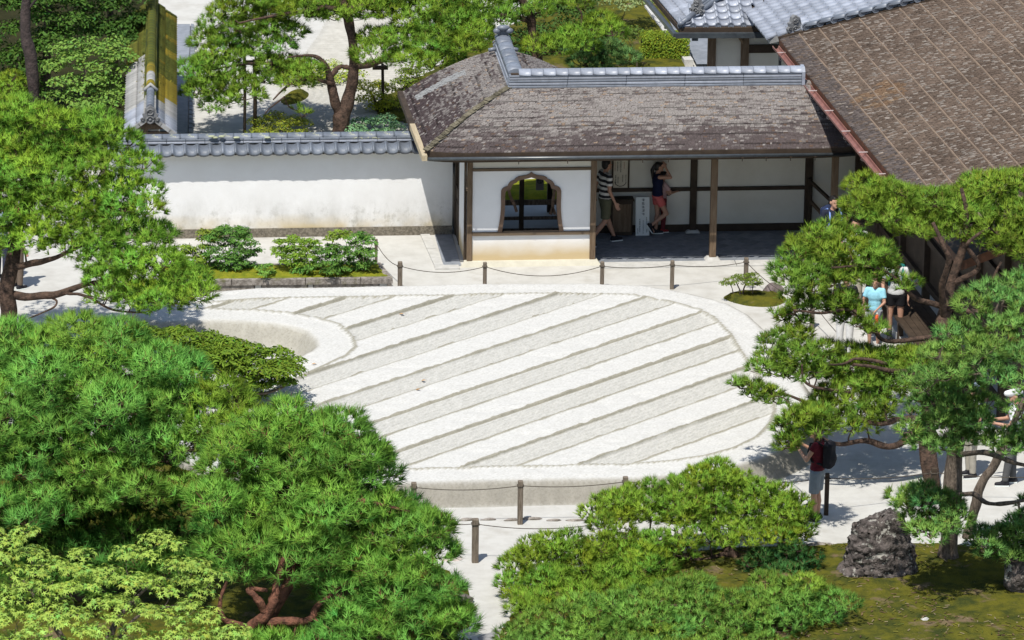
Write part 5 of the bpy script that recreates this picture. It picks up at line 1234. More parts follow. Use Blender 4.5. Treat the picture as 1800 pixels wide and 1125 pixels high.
# ================================================================== plants
def needles(C, A, ln, K, wid, cone, col, colvar=.22, O=None):
    """tufts of pine needles: C centres, A axes, ln length each -> verts, tris, tint"""
    n = len(C); A = A/np.linalg.norm(A, axis=1)[:, None]
    ref = np.where(np.abs(A[:, 2:3]) < .9, np.array([[0, 0, 1.]]), np.array([[1., 0, 0]]))
    X = np.cross(A, ref); X /= np.linalg.norm(X, axis=1)[:, None]; Y = np.cross(A, X)
    th = np.radians(cone)*np.sqrt(rng.random((n, K))); ph = 2*np.pi*rng.random((n, K))
    D = A[:, None]*np.cos(th)[..., None]+(X[:, None]*np.cos(ph)[..., None]+Y[:, None]*np.sin(ph)[..., None])*np.sin(th)[..., None]
    L_ = ln[:, None]*rng.uniform(.7, 1.1, (n, K)); B = C[:, None]+D*(L_*.06)[..., None]-A[:, None]*(L_*rng.uniform(0, .35, (n, K)))[..., None]
    sd_ = np.cross(D, rng.normal(size=(n, K, 3))); sd_ /= np.linalg.norm(sd_, axis=2)[..., None]; sd_ *= wid*.5
    tip = B+D*L_[..., None]; tip[..., 2] -= .04*L_
    T3 = np.stack([B-sd_, B+sd_, tip], 2)                    # n,K,3,3
    ng = np.cross(T3[:, :, 1]-T3[:, :, 0], T3[:, :, 2]-T3[:, :, 0]); fl = (ng*(O[:, None]+np.array([0, -.25, .4]))).sum(2) < 0
    T3[fl] = T3[fl][:, [1, 0, 2]]
    V = T3.reshape(-1, 3); T = np.arange(len(V)).reshape(-1, 3)
    nn = O[:, None]*.85+D*.30+rng.normal(size=(n, K, 3))*.22; nn /= np.linalg.norm(nn, axis=2)[..., None]; NV = np.repeat(nn.reshape(-1, 3), 3, 0)
    ct = np.clip(1+colvar*rng.normal(size=(n, 1, 1)), .45, 1.7); hue = rng.normal(size=(n, 1))
    base = np.array(col)[None]*np.stack([1+.12*hue[:, 0], np.ones(n), 1-.05*hue[:, 0]], 1)
    cc_ = base[:, None, None]*ct[..., None]*np.ones((n, K, 3, 1))
    cc_[:, :, 2] *= np.array([1.12, 1.08, .95]); br = rng.random((n, K)) < .04; cc_[br] = np.array([.17, .10, .04])
    return V, T, np.clip(cc_.reshape(-1, 3), 0, 1), NV
def leaves(C, N_, sz, col, colvar=.25, kind='oval'):
    n = len(C); N_ = N_/np.linalg.norm(N_, axis=1)[:, None]; r = rng.normal(size=(n, 3)); X = np.cross(N_, r); X /= np.linalg.norm(X, axis=1)[:, None]; Y = np.cross(N_, X)
    if kind == 'oval': P_ = np.array([(-.5, 0, 0), (-.1, .26, .06), (.5, 0, -.08), (-.1, -.26, .06)]); F_ = [(0, 1, 2), (0, 2, 3)]
    elif kind == 'long': P_ = np.array([(-.6, 0, 0), (-.05, .20, .05), (.6, 0, -.14), (-.05, -.20, .05)]); F_ = [(0, 1, 2), (0, 2, 3)]
    else:      # five-lobed maple leaf
        P_ = [(0, 0, .04)]; F_ = []
        for k, (a, l_) in enumerate(((-115, .36), (-58, .52), (0, .62), (58, .52), (115, .36))):
            a = math.radians(a); P_.append((l_*math.cos(a), l_*math.sin(a), -.05-.12*l_)); 
            for s_ in (-1, 1): P_.append((.17*math.cos(a+s_*.5), .17*math.sin(a+s_*.5), .03))
            b = 1+3*k; F_ += [(0, b+1, b), (0, b, b+2)]
        P_ = np.array(P_)
    k = len(P_); V = C[:, None]+(X[:, None]*P_[None, :, 0:1]+Y[:, None]*P_[None, :, 1:2]+N_[:, None]*P_[None, :, 2:3])*sz[:, None, None]
    F = (np.array(F_)[None]+(np.arange(n)*k)[:, None, None]).reshape(-1, 3)
    ct = np.clip(1+colvar*rng.normal(size=(n, 1)), .4, 1.8); hue = rng.normal(size=n); c = np.array(col)[None]*ct*np.stack([1+.15*hue, np.ones(n), 1-.1*hue], 1)
    return V.reshape(-1, 3), F, np.clip(np.repeat(c, k, 0), 0, 1)
def poisson(poly, dist, inset, holes=(), tries=6000):
    poly = np.asarray(poly, float); lo, hi = poly.min(0), poly.max(0); P_ = lo+(hi-lo)*rng.random((tries, 2)); d = sdf(P_, poly); ok = d > inset
    for h in holes: ok &= sdf(P_, h) < -inset*.6
    P_ = P_[ok]; out = np.zeros((0, 2))
    keep = []
    for p in P_:
        if not keep or (((np.array(keep)-p)**2).sum(1) > dist*dist).all(): keep.append(p)
    return np.array(keep) if keep else np.zeros((0, 2))
class Skel:
    def __init__(s): s.P = []; s.R = []
    def add(s, pts, rad):
        for p, r in zip(pts, rad): s.P.append(np.array(p)); s.R.append(r)
def limbs(mb, sk, paths, m=0):
    """trunk and boughs given as (pixel x, pixel y, depth Y, radius)"""
    for path in paths:
        q = np.array([[*W(a, b, Y)] for a, b, Y, r in path]); rr = np.array([p[3] for p in path]); t = np.linspace(0, 1, len(q))
        s_ = spline(q, 6); ts = np.linspace(0, 1, len(s_)); rs = np.interp(ts, t, rr)
        wob = (np.stack([vnoise(np.column_stack([ts*9+k*7, ts*0+sk.seed]), k) for k in range(3)], 1)-.5)*.7*rs[:, None]; wob[0] = 0; s_ = s_+wob
        rs = rs*(1+.18*(vnoise(np.column_stack([ts*14, ts*0+sk.seed*3]), 5)-.5)*2)
        mb.tube(s_, list(rs), 9); sk.add(s_, rs)
def pads_from(lobes):
    out = []
    for lb in lobes:
        poly, Y0, dY, pr = lb[0], lb[1], lb[2], lb[3]; o = lb[4] if len(lb) > 4 else {}
        sc = 9000/np.linalg.norm(W(poly[0][0], poly[0][1], Y0)-CAM); pp = pr*sc
        pts = poisson(poly, pp*o.get('sp', .78), pp*o.get('inset', .35), o.get('holes', ()))
        vs = np.array(poly)[:, 1]; vt, vb = vs.min(), vs.max()
        for (u, v) in pts:
            rel = (v-vt)/(vb-vt+1e-6); Y = Y0+dY*(.5-rel)*2+rng.uniform(-.2, .2)
            c = W(u, v, Y)
            if c[2] < .10: c = G(u, v, .12)
            out.append((c, pr*rng.uniform(.75, 1.15), o))
        for (u, v) in pts[:int(len(pts)*o.get('back', .25))]:
            rel = (v-vt)/(vb-vt+1e-6); Y = Y0+dY*(.5-rel)*2+abs(dY)*.7+rng.uniform(.2, .5); c = W(u, v, Y)
            if c[2] > .2: out.append((c, pr*rng.uniform(.8, 1.1), dict(o, dens=.6)))
    return out
def pine(label, base, paths, lobes, col, bark='pinebark', ln=.14, K=18, dens=1.0, wid=.0125, cone=52, name='pine_tree', group=None, flat=.62, sp=.095):
    root = thing(name, label, 'tree', (base[0], base[1], 0), group); sk = Skel(); sk.seed = random.random()*50
    tr = MB(); limbs(tr, sk, paths); pads = pads_from(lobes)
    Cs, As, Ls, tw_, Os = [], [], [], MB(), []
    P0 = np.array(sk.P); order = np.argsort([np.min(((P0-p[0])**2).sum(1)) for p in pads]) if len(pads) else []
    cols = []
    for i in order:
        c, r, o = pads[i]
        P_ = np.array(sk.P); d = ((P_-c-np.array([0, 0, -.12]))**2).sum(1)+.25*np.clip(P_[:, 2]-c[2], 0, None)**2; j = int(np.argmin(d)); s_ = P_[j]; e = c-np.array([0, 0, r*.22]); L_ = np.linalg.norm(e-s_)
        r0 = min(sk.R[j]*.75, .014+.018*L_)
        mid = (s_+e)/2+rng.normal(size=3)*.10*L_-np.array([0, 0, .06*L_]); q = spline([s_, mid, e], 4); tw_.tube(q, list(np.linspace(r0, .010, len(q))), 6, cap=False); sk.add(q[3:], np.linspace(r0, .010, len(q))[3:])
        n = max(10, int(2*math.pi*r*r*.85/(sp*sp)*dens*o.get('dens', 1)))
        D = rng.normal(size=(n, 3)); D /= np.linalg.norm(D, axis=1)[:, None]; D[:, 2] = np.abs(D[:, 2])*1.15-.28+.1*rng.normal(size=n); D /= np.linalg.norm(D, axis=1)[:, None]
        lump = .78+.45*vnoise(D*2.3+rng.random(3)*40, 3)
        pos = c+D*np.array([r, r, r*flat])*(lump*rng.uniform(.80, 1.0, n))[:, None]
        ax = D*np.array([.85, .85, .7])+np.array([0, 0, .62])+rng.normal(size=(n, 3))*.20
        pos[:, 2] = np.maximum(pos[:, 2], .06)
        Od = D*np.array([1, 1, 1/max(.5, flat)])+np.array([0, 0, .25]); Os.append(Od/np.linalg.norm(Od, axis=1)[:, None]); Cs.append(pos); As.append(ax); Ls.append(ln*rng.uniform(.8, 1.15, n)*o.get('ln', 1)); hs = rng.normal()*.09; cols.append(np.repeat(np.array([o.get('col', col)])*rng.uniform(.82, 1.18)*np.array([1+hs, 1, 1-hs]), n, 0))
        for k in range(5):
            t_ = pos[rng.integers(n)]; tw_.tube([e, (e+t_)/2-np.array([0, 0, .03]), t_], [.009, .007, .004], 4, cap=False)
    C, A, L_, cl = np.concatenate(Cs), np.concatenate(As), np.concatenate(Ls), np.concatenate(cols)
    V, T, c_, NV = needles(C, A, L_, K, wid, cone, (1, 1, 1), O=np.concatenate(Os)); c_ = np.where((np.abs(c_-np.array([.17, .10, .04])).sum(1) < .01)[:, None], c_, c_*np.repeat(cl, K*3, 0))
    tr.build('trunk', M[bark], root); tw_.build('boughs', M[bark], root)
    me = raw_mesh('crown', V-origin_of(root), tris=T, mats=[M['needle']], tint=c_, normals=NV); o = link('crown', me, root, loc=origin_of(root)); 
    global NT; NT += len(T); return root
NT = 0
def shrub(label, base, paths, lobes, col, leaf=.05, kind='oval', bark='greybark', dens=1.0, name='shrub', cat='shrub', flat=.6, upl=.7, m='leaf', group=None, colvar=.25, big=0, surf=.55):
    root = thing(name, label, cat, (base[0], base[1], 0), group); sk = Skel(); sk.seed = random.random()*50; tr = MB()
    if paths: limbs(tr, sk, paths)
    else: sk.add([np.array([base[0], base[1], .03])], [.02])
    pads = pads_from(lobes); Cs, Ns, cols = [], [], []; P0 = np.array(sk.P); order = np.argsort([np.min(((P0-p[0])**2).sum(1)) for p in pads])
    for i in order:
        c, r, o = pads[i]; P_ = np.array(sk.P); j = int(np.argmin(((P_-c)**2).sum(1))); s_ = P_[j]; L_ = np.linalg.norm(c-s_); r0 = min(sk.R[j]*.8, .008+.012*L_)
        q = spline([s_, (s_+c)/2+rng.normal(size=3)*.08*L_, c], 4); tr.tube(q, list(np.linspace(r0, .005, len(q))), 5, cap=False); sk.add(q[2:], np.linspace(r0, .005, len(q))[2:])
        n = max(8, int(dens*o.get('dens', 1)*15*r*r/(leaf*leaf)))
        D = rng.normal(size=(n, 3)); D /= np.linalg.norm(D, axis=1)[:, None]; D[:, 2] = np.where(D[:, 2] < -.2, -D[:, 2], D[:, 2])
        rad = rng.random(n)**(surf*.5); lump = .8+.4*vnoise(D*2.5+rng.random(3)*30, 4)
        pos = c+D*np.array([r, r, r*flat])*(rad*lump)[:, None]; pos[:, 2] = np.maximum(pos[:, 2], .03)
        Cs.append(pos); Ns.append(D*.8+np.array([0, 0, upl])+rng.normal(size=(n, 3))*.42); cols.append(np.repeat(np.array([o.get('col', col)])*rng.uniform(.9, 1.1), n, 0))
        for k in range(3): t_ = pos[rng.integers(n)]; tr.tube([c, (c+t_)/2, t_], [.006, .005, .003], 4, cap=False)
    C, N_, cl = np.concatenate(Cs), np.concatenate(Ns), np.concatenate(cols)
    if big:
        # the leaves nearest the viewer become objects of their own
        idx = rng.permutation(len(C)); dd = (C@_f); front = np.argsort(dd+rng.normal(size=len(C))*.25)[:big*3:3]; mask = np.zeros(len(C), bool); mask[front] = True
    else: mask = np.zeros(len(C), bool)
    rest = ~mask; V, F, t = leaves(C[rest], N_[rest], leaf*rng.uniform(.75, 1.25, rest.sum()), (1, 1, 1), colvar, kind); t = np.clip(t*np.repeat(cl[rest], len(V)//rest.sum(), 0), 0, 1)
    tr.build('stem' if cat != 'tree' else 'trunk', M[bark], root)
    me = raw_mesh('foliage', V-origin_of(root), tris=F, mats=[M[m]], tint=t); o = link('foliage' if not big else 'inner_leaf', me, root, loc=origin_of(root))
    if big: o['kind'] = 'stuff'
    if big:
        var = []
        for q in range(5):
            v1, f1, t1 = leaves(np.zeros((1, 3)), np.array([[0, 0, 1.]]), np.array([leaf*1.12]), col, .18, kind); var.append(raw_mesh('maple_leaf', v1, tris=f1, mats=[M[m]], tint=t1))
        for k in np.where(mask)[0]:
            z = Vector(N_[k]).normalized(); x = z.cross(Vector(rng.normal(size=3))).normalized(); link('leaf', var[k % 5], root, frame(Vector(C[k]), x, z.cross(x), z))
    global NT; NT += len(F); return root

YG = (.245, .44, .048); MG = (.205, .43, .070)
# ---- A: tall yellow-green pine at the left edge
A_out = [(-60, 172), (60, 172), (130, 182), (198, 198), (212, 225), (262, 242), (282, 300), (276, 330), (286, 370), (300, 400), (312, 440), (338, 470), (372, 505), (372, 535), (330, 545), (290, 555), (240, 552), (190, 545), (150, 525), (160, 490), (130, 470), (100, 455), (60, 450), (20, 455), (-60, 460)]
A_h = [[(55, 395), (90, 385), (120, 410), (115, 450), (60, 440)], [(30, 470), (95, 470), (110, 520), (30, 540)]]
b = G(12, 640); Yb = b[1]
pine('tall bright green pine with a dark trunk and long low boughs beside the plaster wall', b,
     [[(12, 645, Yb, .17), (14, 560, Yb, .15), (18, 480, Yb+.05, .13), (40, 380, Yb+.7, .10), (80, 300, Yb+.9, .07), (120, 250, Yb+1., .04)],
      [(16, 520, Yb, .08), (70, 520, Yb-.2, .07), (110, 515, Yb-.3, .06), (165, 497, Yb-.3, .045), (240, 505, Yb-.4, .03), (310, 515, Yb-.5, .02)],
      [(16, 470, Yb, .07), (60, 462, Yb-.1, .06), (92, 455, Yb-.2, .045), (150, 430, Yb-.3, .03), (200, 420, Yb-.3, .02)],
      [(110, 515, Yb-.3, .03), (150, 520, Yb-.6, .025), (200, 545, Yb-.7, .02), (255, 550, Yb-.8, .014)], [(60, 520, Yb-.2, .025), (95, 525, Yb-.3, .02), (95, 540, Yb-.4, .018), (50, 560, Yb-.5, .012)]],
     [(A_out, Yb+.1, .75, .42, dict(holes=A_h[1:], inset=.45, sp=.64)), ([(150, 525), (240, 545), (330, 540), (375, 520), (345, 470), (270, 490), (180, 500)], Yb-.7, .2, .30, dict(dens=.8, back=.1))], YG)
# ---- B: dark bushy pine below it
B_out = [(-60, 562), (60, 566), (130, 566), (190, 562), (240, 585), (268, 602), (335, 622), (360, 680), (352, 720), (362, 760), (335, 800), (352, 840), (335, 880), (300, 925), (200, 955), (90, 940), (-60, 930)]
b = G(150, 1075); Yb = b[1]
pine('broad dark green pine crowding the corner below the tall bright pine', b,
     [[(150, 1080, Yb, .17), (140, 980, Yb, .15), (120, 880, Yb+.1, .13), (85, 760, Yb+.2, .11), (95, 700, Yb+.5, .09), (140, 640, Yb+.7, .05)],
      [(120, 860, Yb+.1, .07), (170, 860, Yb-.3, .06), (230, 800, Yb-.4, .04), (300, 760, Yb-.4, .025)], [(90, 760, Yb+.1, .07), (40, 720, Yb-.3, .06), (0, 740, Yb-.5, .04)], [(85, 745, Yb, .05), (160, 740, Yb-.3, .04), (230, 700, Yb-.3, .025)]],
     [([(-60, 562), (60, 566), (130, 566), (190, 562), (240, 585), (268, 602), (335, 622), (360, 680), (352, 725), (250, 735), (120, 720), (-60, 740)], Yb+.2, .6, .50, dict(back=.5)), ([(-60, 620), (120, 610), (330, 660), (345, 830), (200, 860), (-60, 850)], Yb+1.1, .3, .48, dict(back=0, col=(.10, .24, .04))),  # rear pads in darker green: shade inside the crown put into the colour
      ([(-60, 700), (60, 690), (160, 720), (260, 710), (355, 730), (358, 790), (320, 820), (350, 850), (320, 900), (240, 880), (180, 900), (80, 930), (-60, 930)], Yb-.5, .45, .34, dict(sp=.85, back=.2)), ([(-60, 880), (80, 870), (220, 850), (330, 880), (360, 960), (330, 1010), (200, 1040), (-60, 1040)], Yb-.3, .5, .36, dict(back=0, col=(.085, .21, .03))),  # lowest pads have their shade painted in as a darker green
      ([(350, 660), (400, 665), (450, 700), (470, 740), (440, 780), (360, 800), (330, 760)], Yb-.2, .4, .32, dict(col=(.215, .36, .04)))], MG, ln=.175, K=18)
# ---- C: the bushy pine in the lower middle
C_out = [(360, 745), (420, 722), (470, 706), (520, 697), (600, 712), (640, 742), (678, 772), (705, 820), (698, 850), (756, 868), (802, 882), (798, 920), (806, 955), (780, 990), (832, 1010), (838, 1040), (812, 1062), (826, 1100), (800, 1115), (690, 1085), (640, 1060), (590, 1075), (560, 1040), (480, 1020), (395, 1050), (380, 1000), (335, 960), (332, 900), (352, 850), (372, 790)]
b = G(500, 1165); Yb = b[1]
pine('bushy deep green pine with red-brown twisted limbs overlapping the corner of the sand garden', b,
     [[(500, 1170, Yb, .16), (470, 1100, Yb-.2, .12), (500, 1040, Yb-.2, .10), (540, 960, Yb+.6, .09), (560, 860, Yb+.8, .07), (540, 790, Yb+.9, .04)],
      [(430, 1112, Yb-.5, .085), (465, 1085, Yb-.6, .085), (482, 1055, Yb-.6, .075), (484, 1030, Yb-.5, .06), (500, 980, Yb-.4, .04)], [(467, 1080, Yb-.6, .065), (452, 1050, Yb-.65, .055), (436, 1035, Yb-.6, .04), (470, 1038, Yb-.6, .03)],
      [(470, 1095, Yb-.6, .07), (510, 1093, Yb-.7, .065), (545, 1088, Yb-.6, .06), (562, 1062, Yb-.5, .05), (600, 1030, Yb-.4, .035), (680, 1000, Yb-.5, .025)], [(440, 1105, Yb-.5, .05), (398, 1090, Yb-.6, .045), (386, 1060, Yb-.6, .035), (400, 1020, Yb-.5, .02)],
      [(560, 870, Yb+.2, .05), (640, 880, Yb, .035), (720, 900, Yb-.1, .02)]],
     [(C_out, Yb+.1, .85, .45, dict(back=.6, inset=.5)), ([(390, 760), (520, 730), (640, 780), (690, 850), (770, 900), (760, 960), (560, 960), (400, 950), (360, 880)], Yb+1.2, .3, .45, dict(back=0, sp=.7, col=(.10, .24, .04))), ([(560, 1090), (640, 1055), (760, 1050), (830, 1075), (830, 1110), (700, 1140), (600, 1150)], Yb-.8, .2, .32, dict(back=.1)), ([(400, 1118), (470, 1105), (560, 1115), (600, 1135), (560, 1180), (400, 1180)], Yb-1.1, .2, .28, dict(back=.0))],  # fill pads behind are coloured darker to stand for shade in the crown
     (.190, .400, .060), bark='redbark', ln=.175, K=18)
# ---- D: the low spreading pine
b = G(1288, 992); Yb = b[1]
pine('low spreading light green pine with gaps of white gravel showing under its top', b,
     [[(1290, 995, Yb, .10), (1280, 960, Yb+.1, .09), (1250, 932, Yb+.35, .07), (1230, 895, Yb+.6, .05), (1240, 860, Yb+.7, .03)], [(1285, 975, Yb, .06), (1220, 985, Yb-.1, .05), (1150, 950, Yb-.1, .04), (1080, 935, Yb-.1, .02)], [(1270, 950, Yb, .05), (1330, 930, Yb, .035), (1390, 920, Yb, .02)], [(1285, 985, Yb, .06), (1200, 1010, Yb-.4, .05), (1060, 1010, Yb-.5, .035), (950, 1010, Yb-.5, .02)]],
     [([(1030, 885), (1060, 866), (1130, 852), (1200, 832), (1260, 815), (1330, 832), (1380, 862), (1428, 897), (1438, 938), (1400, 950), (1330, 945), (1270, 938), (1200, 925), (1120, 925), (1060, 935), (1030, 912)], Yb+.3, .45, .26, dict(back=.3, sp=.6, dens=1.25)), ([(1040, 915), (1120, 930), (1250, 935), (1400, 935), (1430, 960), (1330, 962), (1230, 965), (1180, 1000), (1100, 1020), (1040, 980)], Yb-.5, .3, .24, dict(sp=.72)),
      ([(872, 1012), (892, 980), (922, 952), (1000, 935), (1070, 950), (1150, 965), (1190, 985), (1170, 1040), (1080, 1070), (900, 1090), (890, 1050)], Yb-1.0, .5, .27, dict(back=.2, sp=.64, dens=1.2)),
      ([(1110, 955), (1150, 950), (1180, 980), (1190, 1020), (1120, 1020)], Yb-.1, .2, .22)], (.225, .375, .04), ln=.115, K=17, cone=46, sp=.082, wid=.011, flat=.7)
b2 = G(1230, 1090); Yc = b2[1]
pine('low blue-green pine spreading over the moss below the light green pine', b2,
     [[(1230, 1095, Yc, .07), (1225, 1070, Yc, .06), (1180, 1066, Yc+.25, .03), (1080, 1076, Yc+.3, .015)], [(1225, 1075, Yc+.1, .04), (1320, 1066, Yc+.3, .025), (1420, 1060, Yc+.3, .015)]],
     [([(885, 1085), (960, 1060), (1060, 1040), (1200, 1028), (1330, 1020), (1440, 1015), (1505, 1048), (1482, 1085), (1400, 1115), (1300, 1180), (1000, 1200), (880, 1160)], Yc-.95, .7, .31, dict(back=.1, sp=.68, dens=1.1)), ([(1200, 1000), (1260, 1025), (1250, 1060), (1180, 1050)], Yc+.2, .1, .2)], (.20, .375, .062), ln=.11, K=17, cone=50, sp=.082, wid=.011)
b3 = G(1370, 1012); Yd = b3[1]
pine('small dark green pine clump shaded beneath the light green pine', b3, [[(1370, 1014, Yd, .04), (1365, 1000, Yd, .03), (1350, 985, Yd, .02)]],
     [([(1292, 985), (1330, 968), (1400, 958), (1440, 965), (1442, 1000), (1400, 1014), (1310, 1012)], Yd, .15, .18, dict(back=.3))], (0.061, 0.169, 0.042), ln=.10, K=17, sp=.075, name='dwarf_pine')
# ---- E: the big pine at the right
b = G(1640, 862); Yb = b[1]; Ym = Yb+1.6
E1 = [(1485, 392), (1478, 350), (1512, 312), (1560, 302), (1620, 322), (1680, 312), (1740, 302), (1860, 305), (1860, 480), (1760, 455), (1700, 440), (1640, 428), (1600, 425), (1560, 405), (1510, 402)]
E2 = [(1345, 480), (1385, 432), (1418, 397), (1470, 388), (1520, 402), (1565, 425), (1580, 450), (1570, 490), (1540, 500), (1480, 512), (1420, 528), (1375, 505)]
E3 = [(1372, 520), (1420, 505), (1490, 515), (1520, 528), (1480, 545), (1425, 555), (1395, 545)]
E4 = [(1322, 622), (1350, 582), (1400, 572), (1440, 600), (1465, 640), (1435, 672), (1370, 665), (1330, 655)]
E4b = [(1355, 545), (1400, 540), (1430, 560), (1420, 580), (1380, 572)]
E5 = [(1285, 668), (1318, 660), (1368, 690), (1376, 715), (1330, 712), (1292, 690)]
E6 = [(1440, 690), (1470, 640), (1520, 620), (1570, 612), (1620, 610), (1625, 650), (1590, 690), (1560, 730), (1540, 760), (1480, 762), (1430, 742), (1400, 725)]
E7 = [(1368, 765), (1395, 735), (1445, 750), (1455, 790), (1420, 812), (1385, 805)]
E8 = [(1555, 478), (1600, 480), (1618, 498), (1590, 512), (1558, 500)]
E9 = [(1500, 556), (1535, 552), (1560, 575), (1545, 592), (1505, 585)]
pine('large light green pine leaning over the visitors with bare twisted limbs at the right', b,
     [[(1640, 862, Yb, .15), (1625, 770, Yb+.3, .13), (1640, 690, Yb+.8, .125), (1652, 620, Yb+1.2, .12), (1658, 560, Yb+1.5, .11), (1672, 500, Yb+1.7, .09), (1690, 440, Yb+1.8, .07), (1700, 380, Yb+1.8, .05), (1690, 330, Yb+1.9, .03)],
      [(1658, 560, Yb+1.5, .06), (1655, 500, Yb+1.2, .055), (1668, 460, Yb+1.0, .05), (1655, 425, Yb+1.0, .04), (1640, 390, Yb+1.1, .03)], [(1660, 540, Yb+1.5, .05), (1610, 525, Yb+1.3, .045), (1585, 500, Yb+1.1, .035), (1540, 470, Yb+1.0, .025), (1460, 470, Yb+.9, .02)],
      [(1645, 680, Yb+.8, .08), (1615, 700, Yb+.5, .075), (1605, 660, Yb+.5, .06), (1560, 650, Yb+.4, .04), (1500, 640, Yb+.3, .025)], [(1640, 690, Yb+.7, .09), (1620, 740, Yb+.4, .085), (1570, 785, Yb+.2, .06), (1520, 775, Yb+.1, .05), (1470, 780, Yb, .035), (1420, 760, Yb, .02)],
      [(1625, 740, Yb+.4, .06), (1590, 735, Yb+.2, .055), (1545, 745, Yb+.1, .045), (1490, 730, Yb+.1, .03)], [(1655, 590, Yb+1.2, .05), (1560, 600, Yb+.9, .035), (1530, 570, Yb+.8, .035), (1495, 545, Yb+.8, .03), (1440, 550, Yb+.7, .025), (1395, 545, Yb+.6, .018)],
      [(1560, 640, Yb+.5, .03), (1510, 630, Yb+.5, .028), (1480, 640, Yb+.4, .022), (1430, 640, Yb+.4, .016)], [(1495, 690, Yb+.2, .026), (1430, 680, Yb+.2, .026), (1412, 665, Yb+.2, .022), (1410, 640, Yb+.2, .018)], [(1440, 720, Yb+.1, .03), (1400, 700, Yb+.1, .026), (1360, 690, Yb+.1, .02), (1320, 690, Yb+.1, .014)],
      [(1672, 500, Yb+1.7, .05), (1720, 470, Yb+1.6, .045), (1700, 430, Yb+1.5, .035), (1740, 400, Yb+1.5, .025)], [(1660, 540, Yb+1.5, .05), (1720, 545, Yb+1.4, .04), (1740, 500, Yb+1.4, .03), (1760, 460, Yb+1.4, .02)]],
     [(E1, Yb+2.0, .7, .33, dict(back=.3, inset=.5, sp=.64)), (E2, Yb+1.2, .5, .26, dict(inset=.5, sp=.64)), (E3, Yb+.9, .2, .20), ([(1440, 520), (1500, 520), (1525, 545), (1500, 575), (1455, 560)], Yb+.95, .15, .17, dict(dens=.9)), (E4b, Yb+.9, .1, .15), (E4, Yb+.5, .3, .22, dict(sp=.74)), (E5, Yb+.1, .1, .17), (E6, Yb+.5, .45, .23, dict(sp=.66, back=.1)), ([(1440, 600), (1500, 605), (1560, 625), (1600, 610), (1645, 620), (1640, 700), (1560, 700), (1450, 690)], Yb+.9, .3, .22, dict(sp=.95)), ([(1362, 750), (1395, 705), (1450, 715), (1478, 745), (1455, 765), (1412, 768), (1398, 800), (1375, 790)], -15.4, .1, .17, dict(sp=.6)), (E8, Yb+1.1, .1, .14), (E9, Yb+.8, .1, .14, dict(dens=.7))],
     (.2, .33, .04), ln=.14, K=18, flat=.62, sp=.092)
# ---- F: blue-green pine at the right edge, with the two grey trunks
b = G(1668, 992); Yb = b[1]
F1 = [(1630, 620), (1655, 575), (1690, 545), (1705, 510), (1745, 490), (1860, 480), (1860, 690), (1790, 690), (1745, 680), (1700, 665), (1650, 680), (1625, 655)]
F2 = [(1578, 735), (1615, 702), (1670, 690), (1700, 700), (1740, 730), (1745, 760), (1700, 790), (1650, 800), (1600, 800)]
F2b = [(1730, 770), (1770, 745), (1860, 740), (1860, 800), (1780, 800), (1740, 795)]
F3 = [(1562, 872), (1600, 842), (1655, 860), (1698, 892), (1688, 935), (1640, 955), (1590, 930)]
F4 = [(1702, 935), (1738, 915), (1770, 925), (1800, 880), (1860, 870), (1860, 985), (1770, 990), (1712, 968)]
pine('blue-green pine at the edge rising on a thick grey trunk above the moss', b,
     [[(1668, 995, Yb, .19), (1671, 950, Yb, .16), (1673, 880, Yb, .145), (1678, 800, Yb+.05, .135), (1695, 700, Yb-.3, .11), (1730, 600, Yb-.9, .08), (1760, 530, Yb-1.3, .05)],
      [(1674, 870, Yb, .04), (1710, 868, Yb-.5, .04), (1740, 885, Yb-1., .035), (1800, 880, Yb-1.4, .03)], [(1674, 862, Yb, .035), (1640, 868, Yb-1., .03), (1610, 880, Yb-1.7, .025)], [(1680, 800, Yb, .05), (1730, 795, Yb-.8, .045), (1790, 815, Yb-1.5, .035), (1840, 820, Yb-1.6, .03)],
      [(1690, 720, Yb+.1, .05), (1650, 740, Yb-1.3, .035), (1610, 750, Yb-2., .025)]],
     [(F1, Yb-2.4, .9, .29, dict(back=.3, sp=.85)), (F2, Yb-2.3, .3, .25, dict(sp=.74)), (F2b, Yb-2.3, .2, .24, dict(sp=.62)), ([(1590, 660), (1650, 650), (1720, 670), (1760, 730), (1700, 760), (1620, 740)], Yb-2.2, .3, .24, dict(sp=.9)), (F3, Yb-1.9, .25, .25, dict(sp=.62)), (F4, Yb-1.5, .25, .25, dict(sp=.62))], (.195, .375, .085), bark='greybark', ln=.125, K=18, sp=.085, flat=.6)
b = G(1702, 945); Yb2 = b[1]
pine('slim leaning grey pine trunk beside the thick grey trunk', b, [[(1700, 948, Yb2, .085), (1712, 890, Yb2, .08), (1728, 850, Yb2, .075), (1752, 812, Yb2, .07), (1775, 760, Yb2, .06), (1800, 700, Yb2, .04)]],
     [([(1770, 700), (1800, 680), (1870, 690), (1870, 760), (1790, 770)], Yb2, .2, .28)], (.195, .375, .085), bark='greybark', ln=.09, K=16, sp=.09)
